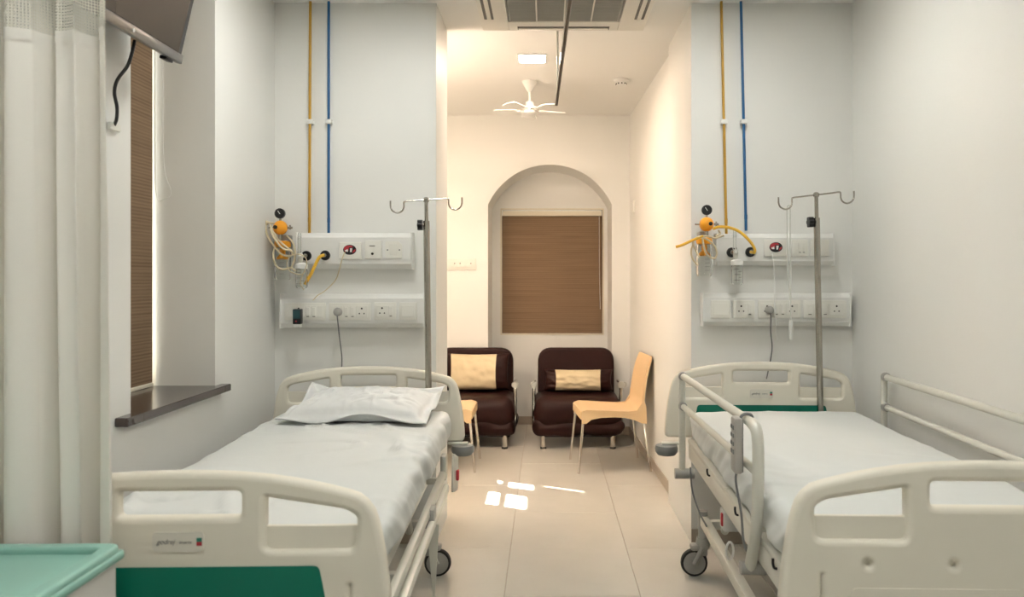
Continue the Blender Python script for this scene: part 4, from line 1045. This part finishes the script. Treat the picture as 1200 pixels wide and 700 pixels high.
# ------------------------------------------------------------------ curtain at left
CY = 1.665
o = (-1.2, CY, 0.12)
r = thing('privacy_curtain', 'cream pleated hospital curtain with net top beside the teal locker', 'curtain', o)
def fold(s, z):
    """s 0..1 across the cloth -> x, y"""
    k = (2.46-z)/2.3
    x = -1.418+s*(0.482+0.034*k)
    ph = s*4.3*2*PI+0.9*math.sin(s*8)
    amp = (0.042+0.014*math.sin(s*13+1))*(0.8+0.4*k)
    x += 0.010*math.sin(ph*2+0.5)*(0.6+0.4*k)+0.006*math.sin(z*2.1+s*17)*k
    y = CY-amp*(2*abs(math.sin(ph/2+0.12*math.sin(z*1.3)))**0.66-1)+0.005*math.sin(ph*2.3+z*1.1)
    return x, y
def cloth(name, m, z0, z1, nz, wob=0.0, thick=0.0):
    w = B(); b = w.bm; NS = 260
    uvl = b.loops.layers.uv.new('UVMap'); g = []; arc = [0.0]
    for j in range(nz+1):
        row = []
        for i in range(NS+1):
            s = i/NS; z = z0+(z1-z0)*j/nz; z += wob*math.sin(s*23)*(1-abs(2*j/nz-1) if False else 1)
            x, y = fold(s, z); row.append(b.verts.new((x, y-thick, z)))
        g.append(row)
    for i in range(NS): arc.append(arc[-1]+(g[0][i+1].co-g[0][i].co).length)
    for j in range(nz):
        for i in range(NS):
            f = b.faces.new((g[j][i], g[j][i+1], g[j+1][i+1], g[j+1][i]))
            for lp, (a, c) in zip(f.loops, ((i, j), (i+1, j), (i+1, j+1), (i, j+1))): lp[uvl].uv = (arc[a]/0.0065, (z0+(z1-z0)*c/nz)/0.0065)
    return w.build(name, m, r, smooth=180, origin=o)
SEAM = 1.925
cl = cloth('cloth_panel', 'curtain_cloth', 0.13, SEAM, 60)
cloth('seam_band', 'curtain_cloth', SEAM-0.022, SEAM+0.004, 2, 0.0, 0.003)
cloth('net_header', 'curtain_net', SEAM, 2.44, 16)
cloth('hem', 'curtain_cloth', 2.42, 2.455, 2, 0.0, 0.002)
tr = thing('curtain_track', 'dark curtain track above the cream pleated curtain', 'curtain rail', (-1.2, CY, 2.46))
B().box(WL+1.2, -0.2+1.2, -0.009, 0.009, 0.0, 0.022, 0.003).build('track', 'rail_dark', tr)
B().cyl((0.6, 0, 0.02), (0.6, 0, CEIL-2.46), 0.006).build('drop_rod', 'alu', tr)

# ------------------------------------------------------------------ bedside locker with teal tray top
o = (-1.10, 1.31, 0.0)
r = thing('bedside_locker', 'white bedside locker with teal tray top beside the cream curtain', 'locker', o, math.radians(0.8))
hx, hy, zt = 0.245, 0.255, 0.862
bd = B().box(-hx+0.012, hx-0.012, -hy+0.012, hy-0.012, 0.08, zt-0.03, 0.004).build('body', 'locker_white', r)
w = B(); w.box(-hx, hx, -hy, hy, zt-0.034, zt-0.014, 0.007, 3); tp = w.build('top', 'locker_teal', r, label='teal moulded tray top')
ring_o = round_poly([(-hx+0.01, -hy+0.01), (hx-0.01, -hy+0.01), (hx-0.01, hy-0.01), (-hx+0.01, hy-0.01)], 0.02); k_ = 0.028
ring_i = round_poly([(-hx+k_, -hy+k_), (hx-k_, -hy+k_), (hx-k_, hy-k_), (-hx+k_, hy-k_)], 0.02)
me = curve_plate([ring_o, ring_i], 0.003, 0.0065, 3); me.transform(Matrix.Rotation(-PI/2, 4, 'X'))
B().mesh(me, Matrix.Translation((0, 0, zt-0.0105))).build('rim', 'locker_teal', tp)
B().box(-hx+0.03, hx-0.03, -hy+0.006, -hy+0.013, 0.62, 0.80, 0.003).build('drawer_front', 'locker_white', bd)
B().box(-hx+0.03, hx-0.03, -hy+0.006, -hy+0.013, 0.12, 0.60, 0.003).build('door_front', 'locker_white', bd)
for sx in (-1, 1):
    for sy in (-1, 1):
        B().cyl((sx*(hx-0.05), sy*(hy-0.05), 0.0), (sx*(hx-0.05), sy*(hy-0.05), 0.085), 0.02).build('foot', 'grey_plastic', r)
